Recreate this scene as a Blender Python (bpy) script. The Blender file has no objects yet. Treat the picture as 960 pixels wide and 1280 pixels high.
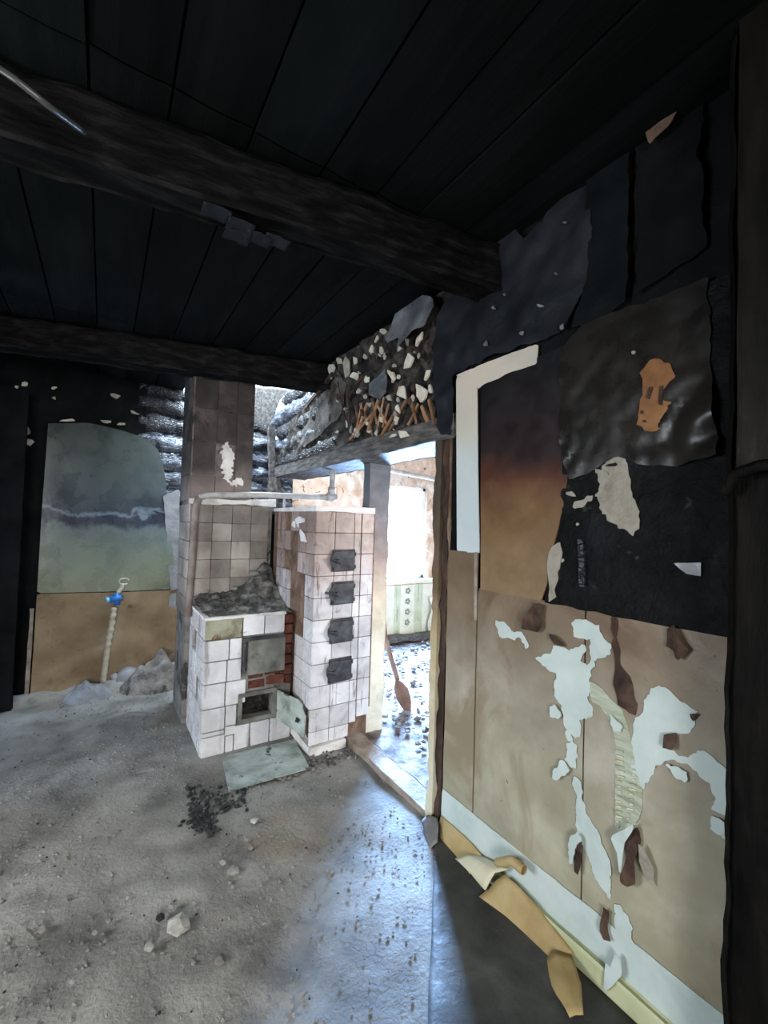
import bpy, bmesh, math, random
from mathutils import Vector, Matrix, noise
random.seed(7)
sc = bpy.context.scene
COL = sc.collection
# ------------------------------------------------------------------ camera
F = 540.0; H = 1.5
def V(*a): return Vector(a)
vY = V(130-480, -5, -F).normalized()
vX = V(1310-480, -41, -F); vX = (vX - vY*vX.dot(vY)).normalized()
vZ = vX.cross(vY)
R3 = Matrix((vX, vY, vZ))
CP = V(0, 0, H)
cam = bpy.data.cameras.new('camera'); cam.sensor_fit = 'VERTICAL'; cam.sensor_height = 36
cam.lens = 36*F/1280; cam.clip_start = 0.02
co = bpy.data.objects.new('camera', cam); COL.objects.link(co)
co.matrix_world = Matrix.Translation(CP) @ R3.to_4x4(); sc.camera = co
def ray(x, y): return (R3 @ V(x-480, 640-y, -F)).normalized()
def onX(x, y, X): d = ray(x, y); return CP + d*(X/d.x)
def onY(x, y, Y): d = ray(x, y); return CP + d*(Y/d.y)
def onZ(x, y, Z=0): d = ray(x, y); return CP + d*((Z-H)/d.z)
# ------------------------------------------------------------------ view, world, daylight
sc.view_settings.view_transform = 'Standard'; sc.view_settings.look = 'None'
sc.view_settings.gamma = 1; sc.view_settings.exposure = 0.0
try: sc.view_settings.use_curve_mapping = False
except Exception: pass
w = bpy.data.worlds.new('overcast_sky'); sc.world = w; w.use_nodes = True
bg = w.node_tree.nodes['Background']; bg.inputs[0].default_value = (0.72, 0.85, 1.0, 1); bg.inputs[1].default_value = 5.0
def window_light(name, loc, direction, sx, sy, power, col, spread=math.pi):
    l = bpy.data.lights.new(name, 'AREA'); l.shape = 'RECTANGLE'; l.size = sx; l.size_y = sy
    l.energy = power; l.color = col; l.spread = spread
    o = bpy.data.objects.new(name, l); COL.objects.link(o); o.location = loc
    o.rotation_euler = Vector(direction).to_track_quat('-Z', 'Y').to_euler(); return o
# daylight through the room's windows (behind and to the left of the camera) and the far room's window
window_light('daylight_rear_window', (-0.9, -1.93, 1.45), (0.1, 1, -0.30), 1.3, 1.1, 66, (1.0, 0.97, 0.93), 2.1)
window_light('daylight_left_window', (-2.53, 1.7, 1.45), (1, 0, -0.35), 1.3, 1.1, 44, (0.93, 0.98, 1.0), 2.3)
window_light('daylight_left_back_window', (-2.53, 4.0, 1.35), (1, 0, -0.35), 0.8, 1.0, 30, (0.35, 0.6, 1.0))
window_light('daylight_far_window', (3.40, 4.70, 1.40), (-0.35, -1, -0.45), 0.65, 1.15, 780, (0.32, 0.56, 1.0), 2.0)
window_light('far_side_fill', (3.4, 0.12, 1.6), (0, 1, -0.05), 1.5, 1.2, 95, (1.0, 0.93, 0.85))  # unseen source, added to brighten the far room's end wall
window_light('daylight_roof_hole_left', (0.55, 4.28, 3.5), (-0.1, 0.1, -1), 0.5, 0.5, 120, (0.75, 0.88, 1.0))
window_light('daylight_roof_hole', (1.2, 4.0, 3.6), (0, 0.0, -1), 0.9, 0.9, 120, (0.75, 0.88, 1.0))

# ------------------------------------------------------------------ materials
def mat(name, cols, scale=6, rough=0.8, bump=0.15, bscale=40, soot=None, spots=None, streak=None,
        spec=0.3, crack=0, rnd=0.0, stretch=(1, 1, 1), back=None, emit=None):
    """cols: 2-4 colours along a noise ramp. soot=(colour,z_clean,z_black,noise); spots=list of (colour,scale,thr,soft)"""
    m = bpy.data.materials.new(name); m.use_nodes = True
    nt = m.node_tree; N = nt.nodes; L = nt.links; b = N['Principled BSDF']
    geo = N.new('ShaderNodeNewGeometry')
    mp = N.new('ShaderNodeMapping'); L.new(geo.outputs['Position'], mp.inputs[0]); mp.inputs['Scale'].default_value = stretch
    P = mp.outputs[0]
    def noi(s, det=6, dist=0.3, vec=P, r=0.6):
        n = N.new('ShaderNodeTexNoise'); n.inputs['Scale'].default_value = s; n.inputs['Detail'].default_value = det
        n.inputs['Distortion'].default_value = dist; n.inputs['Roughness'].default_value = r
        L.new(vec, n.inputs['Vector']); return n.outputs[0]
    def mix(f, a, c):
        x = N.new('ShaderNodeMix'); x.data_type = 'RGBA'
        if isinstance(f, float): x.inputs[0].default_value = f
        else: L.new(f, x.inputs[0])
        for i, v in ((6, a), (7, c)):
            if isinstance(v, tuple): x.inputs[i].default_value = (*v, 1)
            else: L.new(v, x.inputs[i])
        return x.outputs[2]
    def maprange(v, a, c, lo=0.0, hi=1.0):
        x = N.new('ShaderNodeMapRange'); x.interpolation_type = 'SMOOTHSTEP'
        L.new(v, x.inputs[0]); x.inputs[1].default_value = a; x.inputs[2].default_value = c
        x.inputs[3].default_value = lo; x.inputs[4].default_value = hi; return x.outputs[0]
    def math_(op, a, c):
        x = N.new('ShaderNodeMath'); x.operation = op
        for i, v in enumerate((a, c)):
            if isinstance(v, (int, float)): x.inputs[i].default_value = v
            else: L.new(v, x.inputs[i])
        return x.outputs[0]
    n1 = noi(scale)
    rp = N.new('ShaderNodeValToRGB'); L.new(n1, rp.inputs[0]); e = rp.color_ramp.elements
    k = len(cols)
    for i, c in enumerate(cols):
        pos = 0.32 + 0.36*i/max(1, k-1)
        if i < 2: el = e[i]; el.position = pos
        else: el = e.new(pos)
        el.color = (*c, 1)
    col = rp.outputs[0]
    if rnd:
        oi = N.new('ShaderNodeObjectInfo')
        hs = N.new('ShaderNodeHueSaturation'); L.new(col, hs.inputs['Color'])
        L.new(maprange(oi.outputs['Random'], 0, 1, 1-rnd, 1+rnd*0.4), hs.inputs['Value']); col = hs.outputs[0]
    for sp in (spots or []):
        c, s, t, so = sp
        col = mix(maprange(noi(s, 5, 0.8), t, t+so), col, c)
    if streak:
        c, s, t, so = streak
        m2 = N.new('ShaderNodeMapping'); L.new(geo.outputs['Position'], m2.inputs[0]); m2.inputs['Scale'].default_value = (1, 1, 0.12)
        col = mix(maprange(noi(s, 4, 0.2, m2.outputs[0]), t, t+so), col, c)
    if soot:
        c, z0, z1, amp = soot[:4]
        sep = N.new('ShaderNodeSeparateXYZ'); L.new(geo.outputs['Position'], sep.inputs[0])
        v = math_('ADD', sep.outputs[2], math_('MULTIPLY', math_('SUBTRACT', noi(3.5, 4), 0.5), amp))
        if isinstance(c, list):
            r2 = N.new('ShaderNodeValToRGB'); L.new(maprange(v, z0, z1), r2.inputs[0]); ee = r2.color_ramp.elements
            for i, (pp, cc) in enumerate(c):
                el = ee[i] if i < 2 else ee.new(pp)
                el.position = pp; el.color = (*cc, 1)
            x = N.new('ShaderNodeMix'); x.data_type = 'RGBA'; x.blend_type = 'MULTIPLY'; x.inputs[0].default_value = 1
            L.new(col, x.inputs[6]); L.new(r2.outputs[0], x.inputs[7]); col = x.outputs[2]
        else:
            col = mix(maprange(v, z0, z1), col, c)
    if back: col = mix(geo.outputs['Backfacing'], col, back)
    L.new(col, b.inputs['Base Color'])
    b.inputs['Specular IOR Level'].default_value = spec
    L.new(maprange(noi(scale*2.3), 0.3, 0.7, max(0.05, rough-0.12), min(1, rough+0.12)), b.inputs['Roughness'])
    h = noi(bscale, 6)
    if crack:
        vo = N.new('ShaderNodeTexVoronoi'); vo.feature = 'DISTANCE_TO_EDGE'; vo.inputs['Scale'].default_value = crack
        L.new(P, vo.inputs['Vector'])
        h = math_('ADD', math_('MULTIPLY', h, 0.4), maprange(vo.outputs[0], 0, 0.12))
    bp = N.new('ShaderNodeBump'); bp.inputs['Strength'].default_value = bump; bp.inputs['Distance'].default_value = 0.02
    L.new(h, bp.inputs['Height']); L.new(bp.outputs[0], b.inputs['Normal'])
    return m
BLK = (0.006, 0.007, 0.008)
M = {}
M['floor'] = mat('ashy_concrete', [(0.13, 0.125, 0.115), (0.235, 0.228, 0.208), (0.33, 0.322, 0.297)], 3.0, 0.9, 0.45, 55,
                 spots=[((0.11, 0.105, 0.10), 2.2, 0.55, 0.2), ((0.25, 0.205, 0.155), 1.6, 0.55, 0.2), ((0.37, 0.37, 0.35), 9, 0.62, 0.15), ((0.12, 0.115, 0.11), 15, 0.62, 0.12)])
M['floor_far'] = mat('ash_and_plaster_floor', [(0.06, 0.05, 0.045), (0.17, 0.145, 0.14), (0.3, 0.27, 0.26)], 9, 0.85, 0.5, 30,
                     spots=[((0.08, 0.06, 0.06), 7, 0.6, 0.08)])
M['floor_shade'] = mat('painted_floor_shade', [(0.028, 0.03, 0.029), (0.05, 0.052, 0.05), (0.085, 0.088, 0.085)], 5, 0.6, 0.2, 30, spots=[((0.2, 0.2, 0.2), 22, 0.7, 0.05)])  # dark tone stands for the shade on the floor by the right wall
M['char'] = mat('charred_boards', [(0.002, 0.0032, 0.0031), (0.0035, 0.0055, 0.0054), (0.007, 0.009, 0.009)], 2.5, 0.7, 0.12, 22, rnd=0.5, stretch=(3, 0.6, 1), spec=0.12)
M['beam'] = mat('charred_beam_wood', [(0.002, 0.002, 0.002), (0.006, 0.0058, 0.0058), (0.020, 0.019, 0.019)], 7, 0.7, 0.4, 25, stretch=(0.7, 4, 4), spec=0.08)
M['log'] = mat('alligatored_charcoal', [(0.012, 0.013, 0.016), (0.03, 0.032, 0.038), (0.06, 0.065, 0.075)], 6, 0.38, 1.0, 30, crack=28, stretch=(1, 1, 2), spec=0.8)
M['log_sheen'] = mat('charred_log_painted_sheen', [(0.015, 0.018, 0.026), (0.08, 0.095, 0.125), (0.42, 0.48, 0.58)], 9, 0.4, 1.0, 30, crack=26, stretch=(0.6, 1, 3), spec=0.6)  # pale blue end of the ramp paints sky sheen onto black charred logs
M['dark'] = mat('black_soot', [(0.003, 0.0035, 0.004), (0.005, 0.006, 0.0065), (0.009, 0.010, 0.011)], 4, 0.8, 0.3, 20, spec=0.1)
M['tile'] = mat('white_glazed_tile', [(0.48, 0.475, 0.485), (0.62, 0.61, 0.625), (0.72, 0.715, 0.73)], 5, 0.3, 0.05, 30, rnd=0.12, spec=0.5,
                spots=[((0.42, 0.40, 0.40), 12, 0.6, 0.18)], streak=((0.30, 0.28, 0.275), 13, 0.56, 0.15))
M['tile_rust'] = mat('heat_stained_tile', [(0.36, 0.345, 0.345), (0.54, 0.53, 0.54), (0.66, 0.655, 0.665)], 5, 0.35, 0.08, 30, rnd=0.22, spec=0.5,
                     soot=([(0.0, (1, 1, 1)), (0.45, (0.97, 0.94, 0.95)), (0.8, (0.66, 0.52, 0.47)), (1.0, (0.5, 0.37, 0.32))], 0.5, 1.6, 0.6),
                     streak=((0.20, 0.15, 0.13), 26, 0.57, 0.12), spots=[((0.20, 0.17, 0.175), 9, 0.60, 0.14)])
M['tile_soot'] = mat('smoke_stained_tile', [(0.24, 0.20, 0.175), (0.36, 0.315, 0.285), (0.48, 0.44, 0.41)], 4, 0.45, 0.1, 30, rnd=0.38, spec=0.4,
                     soot=((0.16, 0.14, 0.125), 1.0, 0.83, 0.3), spots=[((0.2, 0.16, 0.14), 6, 0.6, 0.15)])
M['tile_black'] = mat('soot_blackened_tile', [(0.03, 0.025, 0.024), (0.06, 0.05, 0.046), (0.13, 0.10, 0.088)], 4, 0.55, 0.2, 30, rnd=0.35,
                      soot=((0.26, 0.21, 0.195), 1.95, 1.6, 0.3), spots=[((0.02, 0.018, 0.018), 5, 0.55, 0.15)])
M['plaster_white'] = mat('bare_white_plaster', [(0.5, 0.47, 0.45), (0.68, 0.66, 0.64), (0.76, 0.75, 0.74)], 9, 0.85, 0.3, 40)
M['mortar'] = mat('grey_mortar', [(0.10, 0.09, 0.085), (0.19, 0.175, 0.16), (0.28, 0.26, 0.24)], 9, 0.9, 0.6, 45, spots=[((0.05, 0.045, 0.04), 5, 0.55, 0.1)])
M['brown'] = mat('scorched_clay_plaster', [(0.08, 0.05, 0.035), (0.16, 0.10, 0.07), (0.25, 0.18, 0.135)], 9, 0.9, 0.4, 40)
M['brick'] = mat('red_brick', [(0.05, 0.017, 0.011), (0.11, 0.038, 0.023), (0.21, 0.085, 0.055)], 14, 0.9, 0.6, 60, rnd=0.3)
M['green'] = mat('greenish_clay_plaster', [(0.16, 0.13, 0.10), (0.30, 0.30, 0.21), (0.38, 0.38, 0.29)], 9, 0.8, 0.4, 35, spots=[((0.14, 0.05, 0.03), 5, 0.6, 0.06)])
M['steel'] = mat('dull_grey_steel', [(0.07, 0.067, 0.058), (0.14, 0.138, 0.12), (0.24, 0.24, 0.215)], 7, 0.42, 0.1, 30, spec=0.4, spots=[((0.22, 0.13, 0.07), 8, 0.66, 0.1)])
M['iron'] = mat('cast_iron', [(0.022, 0.022, 0.025), (0.045, 0.046, 0.052), (0.085, 0.087, 0.095)], 12, 0.5, 0.15, 40, spec=0.2, rnd=0.2)
M['plate'] = mat('pale_green_sheet_metal', [(0.16, 0.19, 0.17), (0.32, 0.37, 0.34), (0.42, 0.48, 0.46)], 8, 0.5, 0.2, 30, spots=[((0.04, 0.04, 0.035), 9, 0.58, 0.06)])
M['pipe'] = mat('grey_painted_pipe', [(0.25, 0.23, 0.22), (0.4, 0.39, 0.38), (0.55, 0.54, 0.54)], 9, 0.5, 0.1, 30)
M['pipe_rust'] = mat('smoked_brown_pipe', [(0.12, 0.09, 0.075), (0.22, 0.18, 0.16), (0.32, 0.28, 0.26)], 7, 0.55, 0.1, 30)
M['ash'] = mat('ash_heap', [(0.03, 0.03, 0.028), (0.10, 0.098, 0.09), (0.27, 0.26, 0.235)], 13, 0.95, 0.8, 50)
M['chip'] = mat('plaster_chip', [(0.28, 0.27, 0.24), (0.42, 0.41, 0.37), (0.55, 0.53, 0.49)], 20, 0.9, 0.3, 60, rnd=0.35)
M['coal'] = mat('charcoal_bits', [BLK, (0.02, 0.02, 0.02), (0.05, 0.05, 0.05)], 20, 0.7, 0.4, 60, rnd=0.4)
M['lath'] = mat('split_lath_wood', [(0.16, 0.075, 0.035), (0.36, 0.19, 0.10), (0.5, 0.32, 0.2)], 12, 0.8, 0.3, 60, rnd=0.4, stretch=(1, 1, 1))
M['cream'] = mat('old_lime_plaster', [(0.45, 0.40, 0.31), (0.62, 0.57, 0.47), (0.7, 0.67, 0.58)], 15, 0.9, 0.3, 60, rnd=0.4)
M['clay'] = mat('sooty_clay_render', [(0.012, 0.011, 0.010), (0.04, 0.035, 0.03), (0.11, 0.095, 0.08)], 9, 0.9, 0.8, 30, spots=[((0.012, 0.011, 0.01), 6, 0.52, 0.1)])
M['graylog'] = mat('clay_smeared_wall', [(0.05, 0.046, 0.04), (0.11, 0.10, 0.09), (0.19, 0.175, 0.155)], 7, 0.9, 0.6, 30, spots=[((0.02, 0.018, 0.016), 6, 0.56, 0.1)])
M['lintel'] = mat('sooty_grey_timber', [(0.04, 0.038, 0.037), (0.10, 0.095, 0.09), (0.2, 0.185, 0.175)], 9, 0.7, 0.5, 30, stretch=(4, 0.8, 4))
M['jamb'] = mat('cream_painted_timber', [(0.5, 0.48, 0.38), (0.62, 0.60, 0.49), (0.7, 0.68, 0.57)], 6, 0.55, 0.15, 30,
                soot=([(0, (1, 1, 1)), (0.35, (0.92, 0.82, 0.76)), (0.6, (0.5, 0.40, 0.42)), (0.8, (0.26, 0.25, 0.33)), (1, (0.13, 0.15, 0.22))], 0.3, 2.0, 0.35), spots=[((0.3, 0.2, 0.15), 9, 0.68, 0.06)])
M['jamb2'] = mat('cream_edge_timber', [(0.5, 0.46, 0.32), (0.62, 0.58, 0.44), (0.66, 0.64, 0.52)], 6, 0.6, 0.2, 30,
                 soot=([(0, (1, 1, 1)), (0.45, (0.9, 0.8, 0.7)), (0.62, (0.3, 0.22, 0.18)), (0.85, (0.16, 0.13, 0.12)), (1, (0.1, 0.09, 0.09))], 0.0, 2.0, 0.3))
M['gap'] = mat('burnt_gap_timber', [(0.02, 0.014, 0.01), (0.05, 0.03, 0.022), (0.12, 0.07, 0.05)], 9, 0.8, 0.5, 30, stretch=(1, 1, 0.5))
M['sill'] = mat('dusty_threshold_wood', [(0.16, 0.12, 0.09), (0.28, 0.23, 0.19), (0.38, 0.33, 0.29)], 8, 0.8, 0.4, 30)
M['beige'] = mat('grimy_beige_wallpaper', [(0.26, 0.23, 0.175), (0.325, 0.295, 0.23), (0.42, 0.39, 0.32)], 3.4, 0.45, 0.12, 14, spec=0.35,
                 soot=([(0, (1.05, 1.08, 1.0)), (0.55, (1, 1, 1)), (1, (0.52, 0.41, 0.34))], 0.35, 1.25, 0.35),
                 spots=[((0.25, 0.20, 0.145), 2.2, 0.54, 0.14), ((0.10, 0.07, 0.05), 38, 0.70, 0.03)])
M['white'] = mat('pale_blue_white_paper', [(0.42, 0.50, 0.48), (0.50, 0.58, 0.56), (0.56, 0.63, 0.61)], 6, 0.6, 0.1, 20, back=(0.05, 0.022, 0.014))
M['striped'] = mat('peeled_green_layer', [(0.26, 0.28, 0.19), (0.38, 0.41, 0.31), (0.48, 0.53, 0.45)], 3, 0.7, 0.12, 30, stretch=(1, 3, 22))
M['dbrown'] = mat('burnt_brown_paper', [(0.018, 0.009, 0.006), (0.05, 0.026, 0.018), (0.10, 0.06, 0.04)], 12, 0.7, 0.3, 30)
M['frame'] = mat('unburnt_strip', [(0.50, 0.535, 0.535), (0.57, 0.60, 0.60), (0.62, 0.64, 0.64)], 3, 0.5, 0.05, 20,
                 soot=([(0, (0.92, 1.0, 1.06)), (0.5, (0.95, 1.0, 1.0)), (0.72, (1.0, 0.92, 0.78)), (1, (1.1, 0.93, 0.8))], 1.35, 2.28, 0.1))
M['panel'] = mat('heat_browned_hardboard', [(0.17, 0.105, 0.055), (0.22, 0.145, 0.08), (0.27, 0.185, 0.105)], 5, 0.45, 0.08, 18, spec=0.25,
                 soot=([(0, (1, 1, 1)), (0.28, (0.72, 0.6, 0.5)), (0.45, (0.36, 0.2, 0.2)), (0.6, (0.10, 0.09, 0.18)), (1, (0.03, 0.055, 0.13))], 1.2, 2.3, 0.3))
M['blackwall'] = mat('charred_wall_sheet', [(0.003, 0.0035, 0.004), (0.006, 0.007, 0.0075), (0.013, 0.015, 0.017)], 6, 0.6, 0.9, 30, spec=0.12, spots=[((0.03, 0.03, 0.03), 14, 0.63, 0.06)])
M['foil'] = mat('shrivelled_oilcloth', [(0.008, 0.007, 0.0065), (0.014, 0.012, 0.0105), (0.026, 0.021, 0.018)], 4, 0.30, 0.08, 7, spec=0.35)
M['orange'] = mat('scorched_orange_backing', [(0.16, 0.065, 0.025), (0.25, 0.115, 0.045), (0.33, 0.17, 0.075)], 9, 0.7, 0.2, 30)
M['greige'] = mat('bare_grey_render', [(0.22, 0.20, 0.16), (0.31, 0.285, 0.235), (0.36, 0.34, 0.29)], 14, 0.85, 0.4, 50)
M['slate'] = mat('slate_black_soot_paper', [(0.006, 0.0075, 0.010), (0.012, 0.014, 0.019), (0.024, 0.026, 0.033)], 3.2, 0.55, 0.35, 12, spec=0.18)
M['slate_dark'] = mat('teal_black_soot_paper', [(0.0018, 0.003, 0.0036), (0.004, 0.006, 0.007), (0.007, 0.010, 0.0115)], 3, 0.6, 0.25, 10, spec=0.12)
M['slate_light'] = mat('grey_curled_soot_paper', [(0.07, 0.075, 0.085), (0.14, 0.15, 0.165), (0.26, 0.27, 0.29)], 5, 0.35, 0.2, 12, spec=0.6)
M['post'] = mat('charred_post', [(0.003, 0.003, 0.003), (0.006, 0.0055, 0.005), (0.012, 0.010, 0.009)], 5, 0.5, 0.4, 20, stretch=(3, 3, 0.6), spec=0.05,
                spots=[((0.05, 0.045, 0.04), 18, 0.72, 0.04)])
M['sheath'] = mat('sooty_brown_sheathing', [(0.004, 0.0035, 0.003), (0.009, 0.0075, 0.006), (0.016, 0.013, 0.011)], 5, 0.5, 0.2, 20, stretch=(3, 3, 0.5), spec=0.12, spots=[((0.08, 0.07, 0.06), 20, 0.71, 0.04)])
M['tan'] = mat('yellowed_torn_linoleum', [(0.30, 0.21, 0.085), (0.40, 0.30, 0.14), (0.48, 0.39, 0.21)], 4, 0.55, 0.2, 14, back=(0.34, 0.19, 0.09), spots=[((0.28, 0.16, 0.07), 6, 0.62, 0.1)])
M['cream_tan'] = mat('pale_linoleum_fold', [(0.5, 0.47, 0.32), (0.58, 0.55, 0.4), (0.62, 0.6, 0.46)], 4, 0.55, 0.2, 14, back=(0.34, 0.19, 0.09))
M['base'] = mat('green_cream_skirting_paint', [(0.40, 0.42, 0.25), (0.5, 0.52, 0.33), (0.55, 0.57, 0.4)], 4, 0.4, 0.1, 14, spots=[((0.3, 0.2, 0.1), 9, 0.66, 0.06)])
M['flap'] = mat('grey_torn_lino', [(0.10, 0.095, 0.09), (0.17, 0.165, 0.16), (0.25, 0.25, 0.25)], 5, 0.5, 0.2, 20, back=(0.05, 0.03, 0.022))
M['bluegreen'] = mat('smoked_enamel_panel', [(0.8, 0.8, 0.8), (0.95, 0.95, 0.95), (1, 1, 1)], 3, 0.3, 0.15, 9, spec=0.5,
                     soot=([(0, (0.23, 0.25, 0.18)), (0.2, (0.17, 0.21, 0.185)), (0.36, (0.13, 0.16, 0.17)), (0.42, (0.035, 0.045, 0.065)), (0.485, (0.045, 0.055, 0.08)), (0.515, (0.20, 0.25, 0.31)), (0.55, (0.05, 0.065, 0.085)), (0.7, (0.07, 0.09, 0.10)), (1, (0.075, 0.095, 0.088))], 0.8, 2.25, 0.42), spots=[((0.55, 0.55, 0.55), 1.8, 0.5, 0.2)])
M['brownpanel'] = mat('browned_enamel_panel', [(0.17, 0.11, 0.062), (0.24, 0.17, 0.10), (0.31, 0.235, 0.15)], 3, 0.35, 0.15, 9, spec=0.45, spots=[((0.10, 0.055, 0.03), 3, 0.58, 0.15)])
M['lightpaper'] = mat('grey_mauve_render', [(0.16, 0.165, 0.18), (0.24, 0.245, 0.26), (0.32, 0.32, 0.34)], 6, 0.7, 0.3, 20)
M['blue'] = mat('blue_plastic', [(0.01, 0.10, 0.42), (0.015, 0.14, 0.55), (0.03, 0.2, 0.65)], 5, 0.35, 0.05, 20, spec=0.5)
M['lightblue'] = mat('pale_blue_plastic', [(0.15, 0.5, 0.75), (0.2, 0.58, 0.85), (0.25, 0.65, 0.9)], 5, 0.35, 0.05, 20)
M['hose'] = mat('yellowed_plastic_pipe', [(0.34, 0.31, 0.24), (0.48, 0.45, 0.36), (0.6, 0.58, 0.5)], 14, 0.5, 0.3, 40)
M['farwall'] = mat('scorched_pink_plaster', [(0.50, 0.33, 0.22), (0.66, 0.50, 0.38), (0.80, 0.70, 0.58)], 5, 0.85, 0.4, 25,
                   spots=[((0.8, 0.72, 0.62), 4, 0.52, 0.1), ((0.22, 0.12, 0.08), 13, 0.63, 0.04)])
M['fargreen'] = mat('pale_green_wallpaper', [(0.40, 0.44, 0.28), (0.5, 0.54, 0.37), (0.58, 0.6, 0.46)], 6, 0.7, 0.2, 25, streak=((0.25, 0.27, 0.18), 22, 0.58, 0.1))
M['farcream'] = mat('cream_wallpaper_stripe', [(0.6, 0.58, 0.44), (0.68, 0.66, 0.53), (0.74, 0.72, 0.6)], 9, 0.7, 0.2, 25)
M['farflower'] = mat('grey_green_flower_print', [(0.16, 0.2, 0.14), (0.22, 0.27, 0.2), (0.3, 0.34, 0.27)], 30, 0.8, 0.1, 25)
M['spade'] = mat('worn_spade_wood', [(0.10, 0.05, 0.035), (0.16, 0.09, 0.06), (0.22, 0.13, 0.09)], 8, 0.7, 0.2, 30)
M['glass'] = mat('window_frame_paint', [(0.6, 0.6, 0.58), (0.7, 0.7, 0.68), (0.75, 0.75, 0.73)], 6, 0.5, 0.1, 20)
M['shine'] = mat('bare_glossy_cable', [(0.02, 0.02, 0.02), (0.05, 0.05, 0.05), (0.09, 0.09, 0.085)], 5, 0.35, 0.1, 20, spec=0.5)

# ------------------------------------------------------------------ object helpers
def tag(o, label=None, cat=None, group=None, kind=None):
    if label: o['label'] = label
    if cat: o['category'] = cat
    if group: o['group'] = group
    if kind: o['kind'] = kind
    return o
def woff(o):
    v = V(0, 0, 0)
    while o: v += o.location; o = o.parent
    return v
def empty(name, loc, label=None, cat=None, group=None, kind=None):
    o = bpy.data.objects.new(name, None); COL.objects.link(o); o.location = loc; o.empty_display_size = 0.1
    return tag(o, label, cat, group, kind)
def link(name, me, m, parent=None, loc=(0, 0, 0)):
    if m and not me.materials: me.materials.append(M[m] if isinstance(m, str) else m)
    o = bpy.data.objects.new(name, me); COL.objects.link(o); o.parent = parent
    o.location = Vector(loc) - (woff(parent) if parent else V(0, 0, 0)); return o
def obj(name, bm, m, parent=None, smooth=False, pivot=None):
    """bm in world coordinates"""
    me = bpy.data.meshes.new(name)
    if pivot is None:
        if parent: pivot = woff(parent)
        else:
            xs = [v.co for v in bm.verts]
            pivot = V(sum(v.x for v in xs)/len(xs), sum(v.y for v in xs)/len(xs), min(v.z for v in xs))
    bmesh.ops.translate(bm, verts=bm.verts, vec=-pivot)
    bmesh.ops.recalc_face_normals(bm, faces=bm.faces) if not getattr(obj, 'keep', False) else None
    if smooth:
        for f in bm.faces: f.smooth = True
    bm.to_mesh(me); bm.free()
    return link(name, me, m, parent, pivot)
def B(): return bmesh.new()
def box(bm, x0, x1, y0, y1, z0, z1, bev=0, cuts=0, jit=0):
    r = bmesh.ops.create_cube(bm, size=1)
    for v in r['verts']:
        v.co = V(x0+(v.co.x+.5)*(x1-x0), y0+(v.co.y+.5)*(y1-y0), z0+(v.co.z+.5)*(z1-z0))
    if bev:
        es = list({e for v in r['verts'] for e in v.link_edges})
        bmesh.ops.bevel(bm, geom=es, offset=bev, segments=2, affect='EDGES')
    return bm
def fr(v, s=1, seed=0): return noise.noise(Vector((v[0]*s+seed, v[1]*s+seed*1.7, v[2]*s-seed)))
def beam(bm, p0, p1, wid, hei, seg=24, amp=0.01, seed=0, up=V(0, 0, 1), rnd=0.12, freq=5):
    """rough-hewn timber from p0 to p1 (centre line), width across, height along up"""
    p0 = Vector(p0); p1 = Vector(p1); d = (p1-p0).normalized(); s = d.cross(up).normalized(); u = s.cross(d)
    prof = []
    for a, b_ in ((-1, -1), (1, -1), (1, 1), (-1, 1)):
        if rnd: prof += [(a*(1-rnd), b_) if a*b_ > 0 else (a, b_*(1-rnd)), (a, b_*(1-rnd)) if a*b_ > 0 else (a*(1-rnd), b_)]
        else: prof.append((a, b_))
    rings = []
    for i in range(seg+1):
        c = p0.lerp(p1, i/seg); ring = []
        for (a, b_) in prof:
            q = c + s*a*wid/2 + u*b_*hei/2
            q = q + (s*a+u*b_)*amp*(fr(q, freq, seed)+0.5*fr(q, freq*3, seed+9))
            ring.append(bm.verts.new(q))
        rings.append(ring)
    n = len(prof)
    for i in range(seg):
        for j in range(n):
            bm.faces.new((rings[i][j], rings[i][(j+1) % n], rings[i+1][(j+1) % n], rings[i+1][j]))
    bm.faces.new(rings[0][::-1]); bm.faces.new(rings[-1]); return bm
def tube(bm, pts, r, n=12, cap=True, amp=0, seed=0):
    pts = [Vector(p) for p in pts]; rings = []; prev = None
    for i, p in enumerate(pts):
        d = (pts[min(i+1, len(pts)-1)]-pts[max(i-1, 0)]).normalized()
        if prev is None: s = d.orthogonal().normalized()
        else: s = (prev - d*prev.dot(d)).normalized()
        prev = s; u = d.cross(s); rr = r[i] if isinstance(r, (list, tuple)) else r
        ring = []
        for j in range(n):
            q = s*math.cos(2*math.pi*j/n)+u*math.sin(2*math.pi*j/n)
            k = rr*(1+amp*(fr(p+q*rr, 9, seed)+fr(p+q*rr, 25, seed)))
            ring.append(bm.verts.new(p+q*k))
        rings.append(ring)
    for a, b_ in zip(rings, rings[1:]):
        for j in range(n): bm.faces.new((a[j], a[(j+1) % n], b_[(j+1) % n], b_[j]))
    if cap: bm.faces.new(rings[0][::-1]); bm.faces.new(rings[-1])
    return bm
def lerp_pts(pts, step):
    out = []
    for a, b_ in zip(pts, pts[1:]):
        a = Vector(a); b_ = Vector(b_); k = max(1, int((b_-a).length/step))
        out += [a.lerp(b_, i/k) for i in range(k)]
    return out+[Vector(pts[-1])]
class Pl:
    """a vertical plane: origin O, horizontal unit u, normal n towards the camera"""
    def __init__(s, O, u, n): s.O = Vector(O); s.u = Vector(u).normalized(); s.n = Vector(n).normalized(); s.v = V(0, 0, 1)
    def hit(s, x, y):
        d = ray(x, y); t = (s.O-CP).dot(s.n)/d.dot(s.n); q = CP+d*t-s.O; return (q.dot(s.u), q.z)
    def at(s, a, b_, off=0): return s.O+s.u*a+s.v*b_+s.n*off
PX = lambda X: Pl((X, 0, 0), (0, 1, 0), (-1, 0, 0))
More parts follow.
